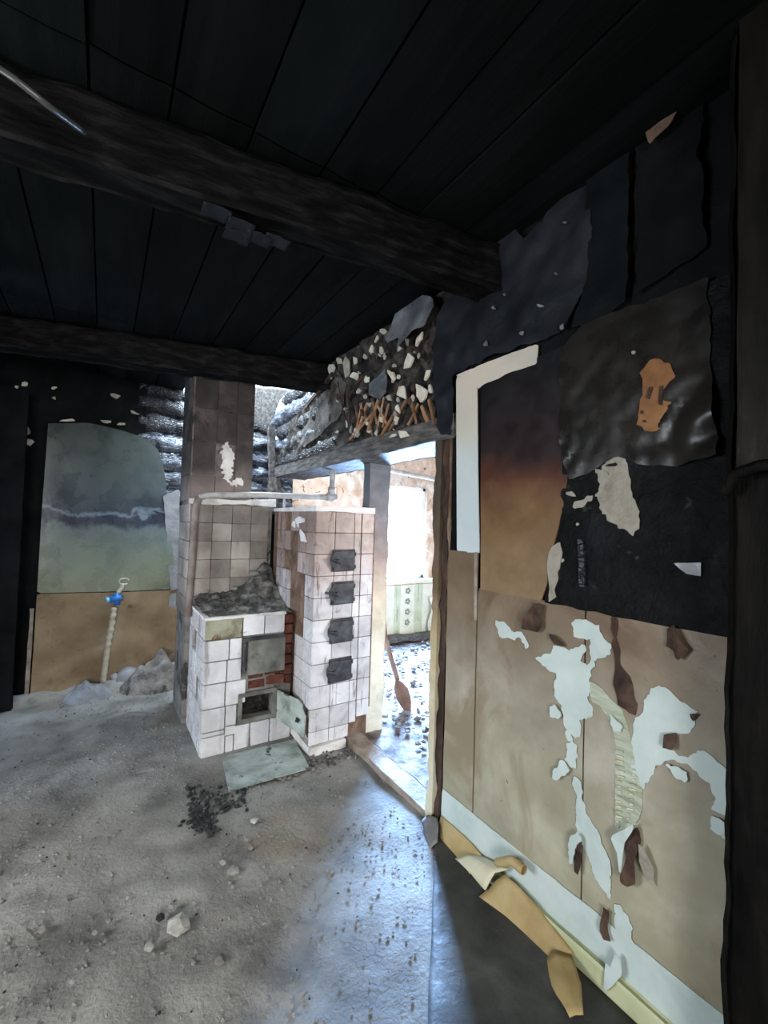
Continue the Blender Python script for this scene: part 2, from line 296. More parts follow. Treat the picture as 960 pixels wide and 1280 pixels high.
PY = lambda Y: Pl((0, Y, 0), (1, 0, 0), (0, -1, 0))
RW = PX(1.45)
BW = Pl((0.65, 4.72, 0), (1.08, 0.15, 0), (0.15, -1.08, 0))   # the back wall, slightly out of square
def inside(x, y, poly):
    c = False; j = len(poly)-1
    for i in range(len(poly)):
        (xi, yi), (xj, yj) = poly[i], poly[j]
        if (yi > y) != (yj > y) and x < (xj-xi)*(y-yi)/(yj-yi)+xi: c = not c
        j = i
    return c
def jag(poly, step, amp, seed):
    out = []
    for i in range(len(poly)):
        a = Vector((*poly[i], 0)); b_ = Vector((*poly[(i+1) % len(poly)], 0)); k = max(1, int((b_-a).length/step))
        nrm = Vector((-(b_-a).y, (b_-a).x, 0)).normalized()
        for q in range(k):
            p = a.lerp(b_, q/k)
            if amp: p = p + nrm*amp*(0.7*fr(p, 11, seed)+0.6*fr(p, 45, seed+3)+random.uniform(-.3, .3))
            out.append((p.x, p.y))
    return out
def sheet(name, plane, poly, m, parent=None, off=0.003, thick=0.002, cell=0.02, amp=0, freq=6, jagamp=0.0, seed=1, px=True, fn=None, smooth=True, jstep=0.02):
    """thin sheet lying on a plane; poly in photo pixels (px) or plane (u,z); fn(a,b)->extra standoff"""
    P = [plane.hit(*p) for p in poly] if px else list(poly)
    if jagamp: P = jag(P, jstep, jagamp, seed)
    a0 = min(p[0] for p in P); a1 = max(p[0] for p in P); b0 = min(p[1] for p in P); b1 = max(p[1] for p in P)
    na = max(1, int(math.ceil((a1-a0)/cell))); nb = max(1, int(math.ceil((b1-b0)/cell)))
    bm = B(); front = {}
    keep = set()
    for i in range(na+1):
        for j in range(nb+1):
            if inside(a0+(i+.5)*cell, b0+(j+.5)*cell, P): keep.add((i, j))
    if not keep: keep.add((0, 0))
    def vert(i, j):
        if (i, j) in front: return front[(i, j)]
        a = a0+i*cell; b_ = b0+j*cell
        if not all((i+di, j+dj) in keep for di in (-1, 0) for dj in (-1, 0)):
            best = None; bd = 1e9                      # snap the rim onto the outline
            for k in range(len(P)):
                (x1, y1), (x2, y2) = P[k], P[(k+1) % len(P)]
                dx = x2-x1; dy = y2-y1; L2 = dx*dx+dy*dy+1e-12
                t = max(0, min(1, ((a-x1)*dx+(b_-y1)*dy)/L2)); qx = x1+t*dx; qy = y1+t*dy
                d = (qx-a)**2+(qy-b_)**2
                if d < bd: bd = d; best = (qx, qy)
            if bd < (cell*1.1)**2: a, b_ = best
        h = off+thick
        if amp:
            q = V(a*freq+seed, b_*freq, seed*3.1)
            h += amp*max(0, 0.5+noise.noise(q)+0.5*noise.noise(q*2.7))
        if fn: h += fn(a, b_)
        front[(i, j)] = bm.verts.new(plane.at(a, b_, h)); return front[(i, j)]
    for (i, j) in keep:
        vs = [vert(i, j), vert(i+1, j), vert(i+1, j+1), vert(i, j+1)]
        try: bm.faces.new(vs)
        except ValueError: pass
    bmesh.ops.remove_doubles(bm, verts=bm.verts, dist=1e-5)
    fs = bm.faces[:]
    bm.normal_update()
    nn = plane.n
    if sum((f.normal.dot(nn)) for f in fs) < 0: bmesh.ops.reverse_faces(bm, faces=fs)
    for e in bm.edges:
        if len(e.link_faces) == 1: e.smooth = False
    ret = bmesh.ops.extrude_face_region(bm, geom=fs)
    bmesh.ops.translate(bm, verts=[g for g in ret['geom'] if isinstance(g, bmesh.types.BMVert)], vec=nn*-thick)
    bm.normal_update()
    for e in bm.edges:
        if len(e.link_faces) == 2 and e.link_faces[0].normal.dot(e.link_faces[1].normal) < .5: e.smooth = False
    return obj(name, bm, m, parent, smooth=smooth)
_unit = {}
def brickmesh(m, bev=0.06):
    k = (m, bev)
    if k not in _unit:
        bm = B(); box(bm, -.5, .5, -.5, .5, -.5, .5)
        es = [e for e in bm.edges]
        bmesh.ops.bevel(bm, geom=es, offset=bev, segments=1, affect='EDGES')
        me = bpy.data.meshes.new(m+'_piece'); bm.to_mesh(me); bm.free(); me.materials.append(M[m]); _unit[k] = me
    return _unit[k]
def piece(name, parent, m, x0, x1, y0, y1, z0, z1, bev=0.03, rot=0.0):
    o = bpy.data.objects.new(name, brickmesh(m, bev)); COL.objects.link(o); o.parent = parent
    o.location = V((x0+x1)/2, (y0+y1)/2, (z0+z1)/2)-(woff(parent) if parent else V(0, 0, 0))
    o.scale = (x1-x0, y1-y0, z1-z0)
    if rot: o.rotation_euler = (random.uniform(-rot, rot), random.uniform(-rot, rot), random.uniform(-rot, rot))
    return o
def tilesY(parent, m, Y, rects, thick=0.011, gap=0.0025, name='tile'):   # tiles on a face towards -Y
    for r in rects:
        x0, x1, z0, z1 = r[:4]; mm = r[4] if len(r) > 4 else m; j = random.uniform(0, 0.002)
        piece(name, parent, mm, x0+gap, x1-gap, Y-thick-j, Y, z0+gap, z1-gap, 0.025, 0.004)
def tilesX(parent, m, X, rects, thick=0.011, gap=0.0025, name='tile'):   # tiles on a face towards -X
    for r in rects:
        y0, y1, z0, z1 = r[:4]; mm = r[4] if len(r) > 4 else m; j = random.uniform(0, 0.002)
        piece(name, parent, mm, X-thick-j, X, y0+gap, y1-gap, z0+gap, z1-gap, 0.025, 0.004)
def struct(name, bm, m, parent=None, smooth=False):
    return tag(obj(name, bm, m, parent, smooth), kind='structure' if not parent else None)

# ------------------------------------------------------------------ floor
def ground(name, x0, x1, y0, y1, step, m, amp, zoff=0.0, seed=0, fn=None):
    bm = B(); nx = int((x1-x0)/step); ny = int((y1-y0)/step); g = []
    for i in range(nx+1):
        row = []
        for j in range(ny+1):
            x = x0+(x1-x0)*i/nx; y = y0+(y1-y0)*j/ny
            z = zoff+amp*(0.7*noise.noise(V(x*2.5+seed, y*2.5, 0))+0.5*noise.noise(V(x*9, y*9, seed))+0.35*max(0, noise.noise(V(x*26, y*26, seed+4))))
            if fn: z += fn(x, y)
            row.append(bm.verts.new((x, y, z)))
        g.append(row)
    for i in range(nx):
        for j in range(ny): bm.faces.new((g[i][j], g[i+1][j], g[i+1][j+1], g[i][j+1]))
    return tag(obj(name, bm, m, None, True, pivot=V(0, 0, 0)), kind='structure')
def fl(x, y):
    h = 0.02*math.exp(-((x-0.25)**2+(y-1.95)**2)/0.5)*max(0, 0.4+noise.noise(V(x*7, y*7, 3)))
    h += 0.05*max(0, 1-abs(y-4.55)/0.28)*(0.6+noise.noise(V(x*5, y*5, 8)))*(1 if x < 0.9 else 0.3)
    return h
floor = ground('floor', -2.6, 1.47, -2.0, 4.95, 0.025, 'floor', 0.010, 0, 2, fl)
ff = ground('floor_far_room', 1.56, 4.9, 0.0, 4.8, 0.04, 'floor_far', 0.03, 0.0, 5)
b = B(); box(b, -2.9, 5.2, -2.3, 5.2, -0.2, -0.05); struct('floor_subfloor', b, 'mortar')

# ------------------------------------------------------------------ walls (shell)
# left wall with two windows out of the frame, rear wall with one window
def wall_with_holes(name, axis, c0, c1, a0, a1, z0, z1, holes, m):
    bm = B()
    def bx(a, b_, c, d):
        if b_-a < 1e-4 or d-c < 1e-4: return
        if axis == 'X': box(bm, c0, c1, a, b_, c, d)
        else: box(bm, a, b_, c0, c1, c, d)
    cur = a0
    for (h0, h1, hz0, hz1) in sorted(holes):
        bx(cur, h0, z0, z1); bx(h0, h1, z0, hz0); bx(h0, h1, hz1, z1); cur = h1
    bx(cur, a1, z0, z1); return struct(name, bm, m)
wall_with_holes('wall_left', 'X', -2.8, -2.6, -2.2, 5.1, -0.05, 2.8, [(1.05, 2.35, 0.9, 2.0), (3.6, 4.4, 0.85, 1.85)], 'dark')
wall_with_holes('wall_rear', 'Y', -2.2, -2.0, -2.6, 5.1, -0.05, 2.8, [(-1.55, -0.25, 0.9, 2.0)], 'dark')
# back wall: sooty boarding and charred logs
wb = B()
a0 = -3.3
for (p, q, z0, z1) in ((a0, 2.4, -0.05, 1.62), (a0, -0.35, 1.62, 2.8)):
    vs = []
    for a in (p, q):
        for dd in (-0.02, -0.22):
            for z in (z0, z1): vs.append(wb.verts.new(BW.at(a, z, dd)))
    bmesh.ops.convex_hull(wb, input=vs)
wall_back = struct('wall_back', wb, 'dark')
# charred logs of the back wall, upper half
for k, z in enumerate([1.70, 1.88, 2.06, 2.24, 2.42, 2.60, 2.76]):
    b = B(); pts = lerp_pts([BW.at(-0.42, z, -0.10), BW.at(0.95, z, -0.10)], 0.03)
    tube(b, pts, 0.098, 16, True, 0.28, k*3+1)
    obj('log', b, 'log_sheen' if k not in (4, 5, 6) else 'log', wall_back, True)
for k, z in enumerate([0.1, 0.28, 0.46, 0.64, 0.82, 1.0, 1.18, 1.36, 1.54]):   # behind stove, right of panel
    b = B(); tube(b, lerp_pts([BW.at(0.02, z, -0.08), BW.at(0.95, z, -0.08)], 0.05), 0.095, 12, True, 0.2, k+31)
    obj('log', b, 'log', wall_back, True)
# white fragments of plaster left on the dark back wall
def blobs(name, plane, pxs, m, parent, off=0.0, seed=0, thick=0.008):
    for k, (x, y, rx, ry) in enumerate(pxs):
        n = random.choice((5, 6, 7, 8)); poly = []; t = random.uniform(-.5, .5); ph = random.random()*6
        for i in range(n):
            a = 2*math.pi*(i+random.uniform(-.3, .3))/n+ph; q = random.uniform(.5, 1.35)
            u, v = rx*q*math.cos(a), ry*q*math.sin(a)
            poly.append((x+u*math.cos(t)-v*math.sin(t), y+u*math.sin(t)+v*math.cos(t)))
        sheet(name, plane, poly, m, parent, off=off, thick=thick*random.uniform(.4, 1.2), cell=0.008, amp=0.008, seed=seed+k, smooth=False)
blobs('plaster_fragment', BW, [(3, 492, 7, 9), (20, 484, 3, 3), (31, 481, 5, 4), (15, 514, 6, 4), (23, 524, 6, 5), (34, 538, 5, 8), (12, 550, 5, 6), (35, 553, 7, 6),
      (67, 485, 4, 2), (67, 498, 3, 2), (144, 496, 7, 3), (82, 526, 12, 2), (132, 527, 8, 3), (152, 530, 6, 2), (167, 516, 6, 2)], 'cream', wall_back, 0.0, 3)

# right wall (plane X=1.45), the doorway and what is above it
b = B(); box(b, 1.455, 1.78, -2.0, 1.63, -0.05, 2.86); wall_right = struct('wall_right', b, 'dark')
b = B()
box(b, 1.50, 1.74, 1.63, 3.42, 2.07, 2.86); wall_lintel = struct('wall_right_above_door', b, 'clay')
# log part of the right wall, beyond the plaster: charred logs running away from us
wall_logs = empty('wall_right_logs', (1.6, 3.4, 1.9), kind='structure')
for k, (z, y0, y1, mm, r) in enumerate([(2.10, 2.95, 4.62, 'log', .085), (2.27, 3.25, 4.5, 'log_sheen', .08), (2.42, 3.30, 4.42, 'log', .08), (2.58, 3.3, 4.55, 'log_sheen', .09), (2.74, 3.3, 4.2, 'log', .09)]):
    b = B(); tube(b, lerp_pts([(1.53, y0, z), (1.55, y1, z)], 0.03), r, 16, True, 0.25, k*5+2); obj('log', b, mm, wall_logs, True)
sheet('grey_board', PY(4.3), [(316, 484), (362, 488), (350, 500), (342, 520), (335, 532), (316, 528)], 'lintel', wall_logs, off=0, thick=.015, cell=.03, jagamp=.01)
# log stubs and burnt corner post behind the chimney
for k, z in enumerate([1.66, 1.83, 1.99, 2.15, 2.31]):
    b = B(); tube(b, lerp_pts([(1.02, 4.60, z), (1.74, 4.66, z+0.01)], 0.03), 0.086, 14, True, 0.35, k*7+60); obj('log', b, 'log_sheen', wall_logs, True)
b = B(); beam(b, (1.46, 4.38, 1.6), (1.42, 4.38, 2.48), 0.07, 0.05, 20, 0.02, 4, V(0, 1, 0)); obj('corner_post', b, 'lintel', wall_logs)
b = B(); beam(b, (1.52, 4.4, 1.6), (1.50, 4.4, 2.3), 0.03, 0.05, 20, 0.02, 8, V(0, 1, 0)); obj('corner_post', b, 'lintel', wall_logs)
b = B(); box(b, 0.9, 1.80, 4.74, 4.95, -0.05, 2.35); struct('wall_back_corner', b, 'dark')

b = B(); box(b, -2.6, -0.75, 2.95, 3.10, -0.05, 2.8); struct('wall_shade_stub', b, 'dark')  # unseen stub, added to keep left-window light off the floor behind it
# far room shell
wall_with_holes('wall_far_back', 'Y', 4.72, 4.92, 1.80, 5.1, -0.05, 2.86, [(3.05, 3.76, 0.78, 2.02)], 'farwall')
wall_with_holes('wall_far_front', 'Y', -0.2, 0.0, 1.78, 5.1, -0.05, 2.86, [(2.6, 4.2, 0.9, 2.2)], 'farwall')
b = B(); box(b, 4.9, 5.1, -0.2, 4.92, -0.05, 2.86); struct('wall_far_right', b, 'farwall')
b = B(); box(b, 1.78, 1.80, 2.85, 4.72, -0.05, 1.55); box(b, 1.78, 1.80, -0.2, 1.63, -0.05, 2.86); struct('wall_far_left', b, 'farwall')

# window of the far room
win = empty('window_1', (3.73, 4.78, 0.78), kind='structure')
b = B()
box(b, 3.05, 3.09, 4.76, 4.84, 0.78, 2.02); box(b, 3.72, 3.76, 4.76, 4.84, 0.78, 2.02)
box(b, 3.05, 3.76, 4.76, 4.84, 1.98, 2.02); box(b, 3.05, 3.76, 4.76, 4.84, 0.78, 0.82)
obj('window_frame', b, 'glass', win)
b = B(); box(b, 3.02, 4.45, 4.58, 4.78, 0.735, 0.78, 0.004); obj('window_sill', b, 'farcream', win)

# ------------------------------------------------------------------ ceiling
b = B()
box(b, -2.8, 1.8, -2.2, 3.4, 2.80, 2.90); box(b, -2.8, 0.56, 3.4, 5.1, 2.80, 2.90); box(b, 0.45, 0.98, 3.4, 3.52, 2.80, 2.9)
box(b, 1.8, 5.1, -0.2, 5.0, 2.86, 2.9)
ceiling = struct('ceiling', b, 'dark')
x = -2.6; k = 0
xs = [-2.60, -2.38, -2.15, -1.93, -1.70, -1.48, -1.25, -1.02, -0.78, -0.55, -0.32, -0.09, 0.12, 0.36, 0.61, 0.83, 1.03, 1.25, 1.46]
for i in range(len(xs)-1):
    a, c = xs[i]+0.004, xs[i+1]-0.004
    for (y0, y1) in ((-2.0, 1.40), (1.41, 3.30), (3.31, 4.7)):
        if y0 > 3 and a > 0.40: continue
        t = random.uniform(0, 0.009)
        bm = B(); r = bmesh.ops.create_grid(bm, x_segments=3, y_segments=14, size=.5)
        for v in bm.verts:
            X = a+(v.co.x+.5)*(c-a); Y = y0+(v.co.y+.5)*(y1-y0)
            e = 0.006 if abs(v.co.x) > .4 else 0
            v.co = V(X, Y, 2.762+t+e+0.004*noise.noise(V(X*4+i*7, Y*3, i)))
        g = bmesh.ops.extrude_face_region(bm, geom=bm.faces[:])
        for v in [q for q in g['geom'] if isinstance(q, bmesh.types.BMVert)]: v.co.z = 2.80
        obj('ceiling_board', bm, 'char', ceiling)
b = B(); beam(b, (-2.62, 4.17, 2.655), (1.52, 3.14, 2.655), 0.15, 0.2, 70, 0.012, 3)
tag(obj('ceiling_beam', b, 'beam'), 'charred ceiling beam in front of the tiled chimney', 'beam')
b = B(); beam(b, (-2.62, 1.99, 2.655), (1.46, 1.375, 2.655), 0.13, 0.21, 70, 0.012, 13)
bm2 = tag(obj('ceiling_beam', b, 'beam'), 'charred ceiling beam nearest the camera with flaking char along its lower face', 'beam')
# flaking paper on the near beam
for k, (px_, py_) in enumerate([(270, 268), (300, 285), (322, 300), (345, 304), (296, 297)]):
    c = onZ(px_, py_, 2.53); b = B()
    r = bmesh.ops.create_grid(b, x_segments=6, y_segments=5, size=0.5)
    for v in b.verts:
        uu, vv = v.co.x, v.co.y
        v.co = V(c.x+uu*0.09, c.y+vv*0.07, 2.538-0.018*uu*uu-0.012*abs(fr((uu*2, vv*2, k), 1)))
    g = bmesh.ops.extrude_face_region(b, geom=b.faces[:])
    bmesh.ops.translate(b, verts=[q for q in g['geom'] if isinstance(q, bmesh.types.BMVert)], vec=(0, 0, 0.002))
    obj('char_flake', b, 'slate', bm2, True)
b = B(); tube(b, lerp_pts([onZ(-40, 60, 2.58), onZ(20, 100, 2.52), onZ(60, 132, 2.5), onZ(105, 165, 2.54)], 0.02), 0.008, 8)
tag(obj('hanging_cable', b, 'shine', None, True), 'short glossy grey cable end hanging under the ceiling at the upper left', 'cable')

# ------------------------------------------------------------------ chimney with its tiled breast
ch = empty('chimney', (0.77, 3.6, 0), 'tall tiled chimney stack behind the cooking stove, soot-black above and smoke-stained below', 'chimney')
b = B(); box(b, 0.535, 1.15, 3.46, 3.92, 0, 1.61); box(b, 0.525, 0.975, 3.46, 3.86, 1.61, 3.3)
obj('core', b, 'mortar', ch)
xs_ = [0.55, 0.69, 0.835, 0.98, 1.12]; zs_ = [0.78+0.1385*i for i in range(7)]
rects = []
for i in range(4):
    for j in range(6):
        if (i, j) in ((3, 1), (3, 0), (2, 0)): continue
        rects.append((xs_[i], xs_[i+1], zs_[j], zs_[j+1]))
tilesY(ch, 'tile_soot', 3.46, rects)
cx = [0.53, 0.695, 0.84, 0.975]; cz = [1.64, 1.83, 2.08, 2.33, 2.60, 2.85]
tilesY(ch, 'tile_black', 3.46, [(cx[i], cx[i+1], cz[j], cz[j+1]) for i in range(3) for j in range(5) if (i, j) not in ((1, 1),)])
tilesX(ch, 'tile_black', 0.525, [(3.46+0.135*i, 3.46+0.135*(i+1), cz[j], cz[j+1]) for i in range(3) for j in range(5)])
tilesX(ch, 'tile_soot', 0.535, [(3.46+0.15*i, 3.46+0.15*(i+1), zs_[j], zs_[j+1]) for i in range(3) for j in range(6)])
sheet('bare_plaster', PY(3.46), [(276, 556), (283, 552), (289, 560), (291, 582), (289, 602), (300, 598), (303, 604), (292, 608), (279, 603), (277, 585)], 'plaster_white', ch, off=0.012, thick=0.001, cell=0.007, jagamp=0.04, jstep=.01, amp=0.002)
b = B(); beam(b, (0.52, 3.44, 1.63), (1.16, 3.44, 1.645), 0.07, 0.045, 30, 0.012, 5); obj('ledge', b, 'plaster_white', ch)

# ------------------------------------------------------------------ cooking stove
st = empty('cooking_stove', (0.86, 3.18, 0), 'low masonry cooking stove faced with white tiles, heaped with ash on top', 'stove')
Y0 = 2.915
b = B()
box(b, 0.577, 0.80, Y0, 3.455, 0, 0.86); box(b, 0.80, 1.03, Y0, 3.455, 0, 0.17); box(b, 0.80, 1.03, Y0, 3.455, 0.355, 0.50)
box(b, 0.80, 1.155, Y0+0.05, 3.455, 0.50, 0.86); box(b, 0.80, 1.085, Y0, 3.455, 0.72, 0.86); box(b, 1.03, 1.155, Y0+0.02, 3.455, 0, 0.5)
box(b, 0.80, 1.03, 3.28, 3.455, 0.17, 0.355)
obj('core', b, 'mortar', st)
T = [(.565, .715, .595, .728), (.718, .797, .595, .728), (.565, .705, .455, .592), (.708, .798, .455, .592), (.565, .70, .30, .452), (.703, .832, .30, .452),
     (.565, .705, .155, .297), (.708, .778, .168, .297), (.565, .705, .125, .152), (.708, .776, .108, .165), (.565, .71, 0, .122), (.713, .765, 0, .105), (.768, .868, 0, .158), (.871, 1.0, 0, .158), (1.003, 1.15, 0, .158),
     (.80, .942, .735, .865), (.945, 1.085, .735, .865)]
tilesY(st, 'tile', Y0, T, 0.014)
sheet('bare_clay', PY(Y0), [(.567, .735), (.795, .735), (.795, .862), (.567, .862)], 'green', st, off=0.0, thick=0.008, cell=0.012, amp=0.004, freq=20, px=False)
b = B(); beam(b, (0.562, 2.905, .868), (1.09, 2.905, .866), 0.03, 0.016, 30, 0.004, 2); obj('edge_trim', b, 'plaster_white', st)
b = B(); beam(b, (0.572, 2.90, .868), (0.572, 3.44, .868), 0.03, 0.016, 30, 0.004, 4); obj('edge_trim', b, 'plaster_white', st)
# left side tiles
sidez = [0, .122, .152, .297, .452, .592, .728, .862]; rects = []
for i in range(4):
    for j in range(7):
        if (i, j) in ((2, 5), (1, 3)): continue
        rects.append((Y0+0.137*i, Y0+0.137*(i+1) if i < 3 else 3.45, sidez[j], sidez[j+1]))
tilesX(st, 'tile', 0.577, rects, 0.012)
# exposed bricks beside and below the fire door
for (x0, x1, z0, z1) in [(.842, .965, .375, .435), (.972, 1.10, .385, .445), (1.105, 1.155, .37, .43), (.845, .95, .442, .495), (.957, 1.085, .452, .505), (1.092, 1.155, .44, .50),
                         (1.095, 1.152, .51, .57), (1.093, 1.152, .577, .64), (1.096, 1.152, .648, .71), (1.093, 1.152, .718, .78), (1.095, 1.152, .79, .85)]:
    piece('brick', st, 'brick', x0, x1, Y0-0.008+random.uniform(0, .01), Y0+0.06, z0, z1, 0.09, 0.03)
# fire door
b = B()
box(b, .80, .825, Y0-.022, Y0+.02, .495, .70); box(b, .80, 1.088, Y0-.022, Y0+.02, .70, .722)
fd = obj('fire_door_frame', b, 'iron', st)
b = B(); box(b, .832, 1.088, Y0-.034, Y0-.018, .478, .703, .004); dr = obj('fire_door', b, 'steel', st)
b = B(); box(b, .862, .898, Y0-.046, Y0-.034, .60, .616, .003); tube(b, [(0.868, Y0-.034, .595), (0.868, Y0-.055, .595)], .008, 8); obj('latch', b, 'steel', st)
b = B(); tube(b, [(.812, Y0-.03, .52), (.806, Y0-.034, .60), (.812, Y0-.03, .69)], .009, 8); tube(b, [(.812, Y0-.032, .575), (.83, Y0-.034, .575)], .007, 8); obj('hinge', b, 'iron', st)
# ash door, hanging open
b = B()
for q in ((.785, .812, .192, .335), (1.015, 1.045, .192, .335), (.785, 1.045, .335, .362), (.785, 1.045, .165, .192)): box(b, q[0], q[1], Y0-.02, Y0+.05, q[2], q[3])
obj('ash_door_frame', b, 'steel', st)
b = B(); box(b, .80, 1.03, 3.24, 3.28, .17, .355); obj('ash_pit', b, 'coal', st)
b = B(); vs = []
pts = [(1.045, 2.89, .345), (1.125, 2.72, .325), (1.155, 2.65, .28), (1.15, 2.655, .10), (1.045, 2.89, .15)]
for dx in (0, .008):
    for p in pts: vs.append(b.verts.new((p[0]+dx, p[1], p[2])))
bmesh.ops.convex_hull(b, input=vs); obj('ash_door', b, 'plate', st)
b = B(); tube(b, [(1.13, 2.70, .2), (1.105, 2.69, .2)], .008, 8); box(b, 1.112, 1.122, 2.68, 2.71, .19, .215); obj('handle', b, 'iron', st)
# ash and rubble heaped on the hot plate
def heap(x, y):
    u = (x-.575)/.58; v = (y-2.91)/.545
    h = .868+.012*v+0.13*max(0, v-.25)*(0.35+0.75*u)*1.6*max(0.15, 0.75+noise.noise(V(x*7, y*7, 2)))
    h += 0.16*math.exp(-((x-1.10)**2)/0.015-((y-3.4)**2)/0.012)
    return h+0.018*noise.noise(V(x*30, y*30, 5))*min(1, 8*v)*min(1, 6*u)+0.012*abs(noise.noise(V(x*60, y*60, 1)))
b = B(); g = []
for i in range(46):
    row = []
    for j in range(44):
        x = .575+.58*i/45; y = 2.91+.545*j/43
        h = heap(x, y)
        row.append(b.verts.new((x, y, h)))
    g.append(row)
for i in range(45):
    for j in range(43): b.faces.new((g[i][j], g[i+1][j], g[i+1][j+1], g[i][j+1]))
tag(obj('ash_heap', b, 'ash', None, True), 'heap of dark ash and rubble lying on top of the cooking stove', 'ash', kind='stuff')
b = B(); tube(b, lerp_pts([(0.56, 3.42, .905), (0.66, 3.40, .90), (0.80, 3.41, .915)], .02), .024, 10, True, .3, 4)
tag(obj('fallen_trim', b, 'pipe', None, True), 'rounded pale edging piece lying in the ash at the back left of the stove', 'trim')
# lumps on top
def lump(name, c, s, m, seed, parent=None, flat=0.6):
    bm = B(); bmesh.ops.create_icosphere(bm, subdivisions=1, radius=1)
    for v in bm.verts:
        q = v.co.copy()*(1+0.35*noise.noise(v.co*1.3+V(seed, seed, 0)))
        v.co = V(c[0]+q.x*s, c[1]+q.y*s*random.uniform(.85, 1.1), c[2]+q.z*s*flat)
    return obj(name, bm, m, parent)
for k, (x, y, s, lab) in enumerate([(.72, 3.36, .034, 'grey mortar lump on the stove top near the pale edging piece'), (.86, 3.38, .03, 'white tile shard in the ash under the tiled chimney breast'), (1.0, 3.36, .05, 'grey rubble lump on the ash in the middle of the stove top'),
                             (1.08, 3.28, .05, 'grey rubble lump nearest the heating stove on the stove top'), (.94, 3.15, .035, 'dark rubble lump at the front of the stove top')]):
    tag(lump('rubble_lump', (x, y, heap(x, y)+s*.3), s, 'chip' if k == 1 else 'mortar', k*3.3), lab, 'rubble')

# ------------------------------------------------------------------ heating stove (pillar)
hs = empty('heating_stove', (1.38, 2.95, 0), 'tall tiled heating stove in the doorway corner with four iron soot doors up its front', 'stove')
XP, YP = 1.172, 2.615
b = B(); box(b, XP, 1.62, YP, 3.45, 0.22, 1.575); box(b, XP+.03, 1.62, YP+.04, 3.45, 0, .22); obj('core', b, 'brown', hs)
pz = [0.06]+[0.145+0.1432*i for i in range(11)]; pxs = [1.16, 1.302, 1.448, 1.605]
rects = []
for i in range(3):
    for j in range(11):
        z0, z1 = pz[j], pz[j+1]
        if j == 0 and i == 2: continue
        if i == 2:
            rects.append((pxs[i], pxs[i]+.055, z0, z1)); rects.append((pxs[i]+.058, pxs[i+1], z0+(.03 if j == 1 else 0), z1))
        else: rects.append((pxs[i], pxs[i+1], z0, z1))
tilesY(hs, 'tile_rust', YP, rects)
b = B(); beam(b, (1.165, 2.60, .028), (1.42, 2.60, .03), 0.05, 0.056, 24, .008, 3); beam(b, (1.175, 2.60, .03), (1.175, 2.92, .05), 0.04, 0.06, 16, .01, 5); obj('plinth', b, 'plaster_white', hs)
rects = []
for i in range(6):
    for j in range(1, 11):
        y0 = YP-.011+.145*i; y1 = y0+.145
        if y1 > 3.46: continue
        if i == 0 and j < 2: continue
        if (i, j) in ((1, 5), (1, 6), (2, 6), (2, 7), (1, 7), (2, 5), (2, 8), (3, 10), (3, 8), (1, 1), (2, 9)): continue
        if i > 1 and j < 5: continue
        mm = 'tile' if j < 6 else 'tile_rust'
        rects.append((y0, y1, pz[j], pz[j+1], mm))
tilesX(hs, 'tile', XP, rects, 0.012)
blobs('white_glaze_patch', PX(XP), [(372, 655, 5, 8), (380, 668, 4, 10), (377, 650, 8, 5)], 'plaster_white', hs, 0.012, 9, 0.002)
b = B(); beam(b, (1.15, 3.0, 1.59), (1.60, 3.0, 1.592), 0.84, 0.035, 20, .006, 9, rnd=.02); obj('top_slab', b, 'plaster_white', hs)
def soot_door(z0, z1, k):
    x0, x1 = 1.282, 1.452
    b = B(); vs = []
    for dy in (0, .02):
        for (x, z) in ((x0, z0), (x1, z0+.004), (x1, z1), (x0+.005, z1-.003)): vs.append(b.verts.new((x, YP-.008-dy, z)))
    bmesh.ops.convex_hull(b, input=vs); bmesh.ops.bevel(b, geom=b.edges[:], offset=.002, segments=1, affect='EDGES')
    d = obj('soot_door_frame', b, 'iron', hs)
    b = B(); vs = []
    for dy in (0, .012):
        for (x, z) in ((x0+.012, z0+.012), (x1-.01, z0+.012), (x1-.01, z1-.012), (x0+.012, z1-.012), (x0-.02, (z0+z1)/2+.02), (x0-.02, (z0+z1)/2-.02)): vs.append(b.verts.new((x, YP-.028-dy, z)))
    bmesh.ops.convex_hull(b, input=vs); bmesh.ops.bevel(b, geom=b.edges[:], offset=.002, segments=1, affect='EDGES')
    d = obj('soot_door', b, 'iron', hs)
    zc = (z0+z1)/2
    b = B(); tube(b, [(x0+.03, YP-.04, zc), (x0+.03, YP-.065, zc)], .011, 8)
    bx = (x0+.045, x0-.03) if k != 1 else (x0+.045, x0-.06)
    tube(b, [(bx[0], YP-.058, zc-.018), (x0+.02, YP-.058, zc), (bx[1], YP-.056, zc+.012)], .007, 8); obj('latch', b, 'iron', d)
    b = B(); tube(b, [(x1-.004, YP-.034, z0+.02), (x1-.004, YP-.034, z0+.045)], .008, 8); obj('hinge', b, 'iron', d)
    b = B(); tube(b, [(x1-.004, YP-.034, z1-.045), (x1-.004, YP-.034, z1-.02)], .008, 8); obj('hinge', b, 'iron', d)
for k, (z0, z1) in enumerate([(1.175, 1.325), (.955, 1.11), (.70, .86), (.44, .60)]): soot_door(z0, z1, k)

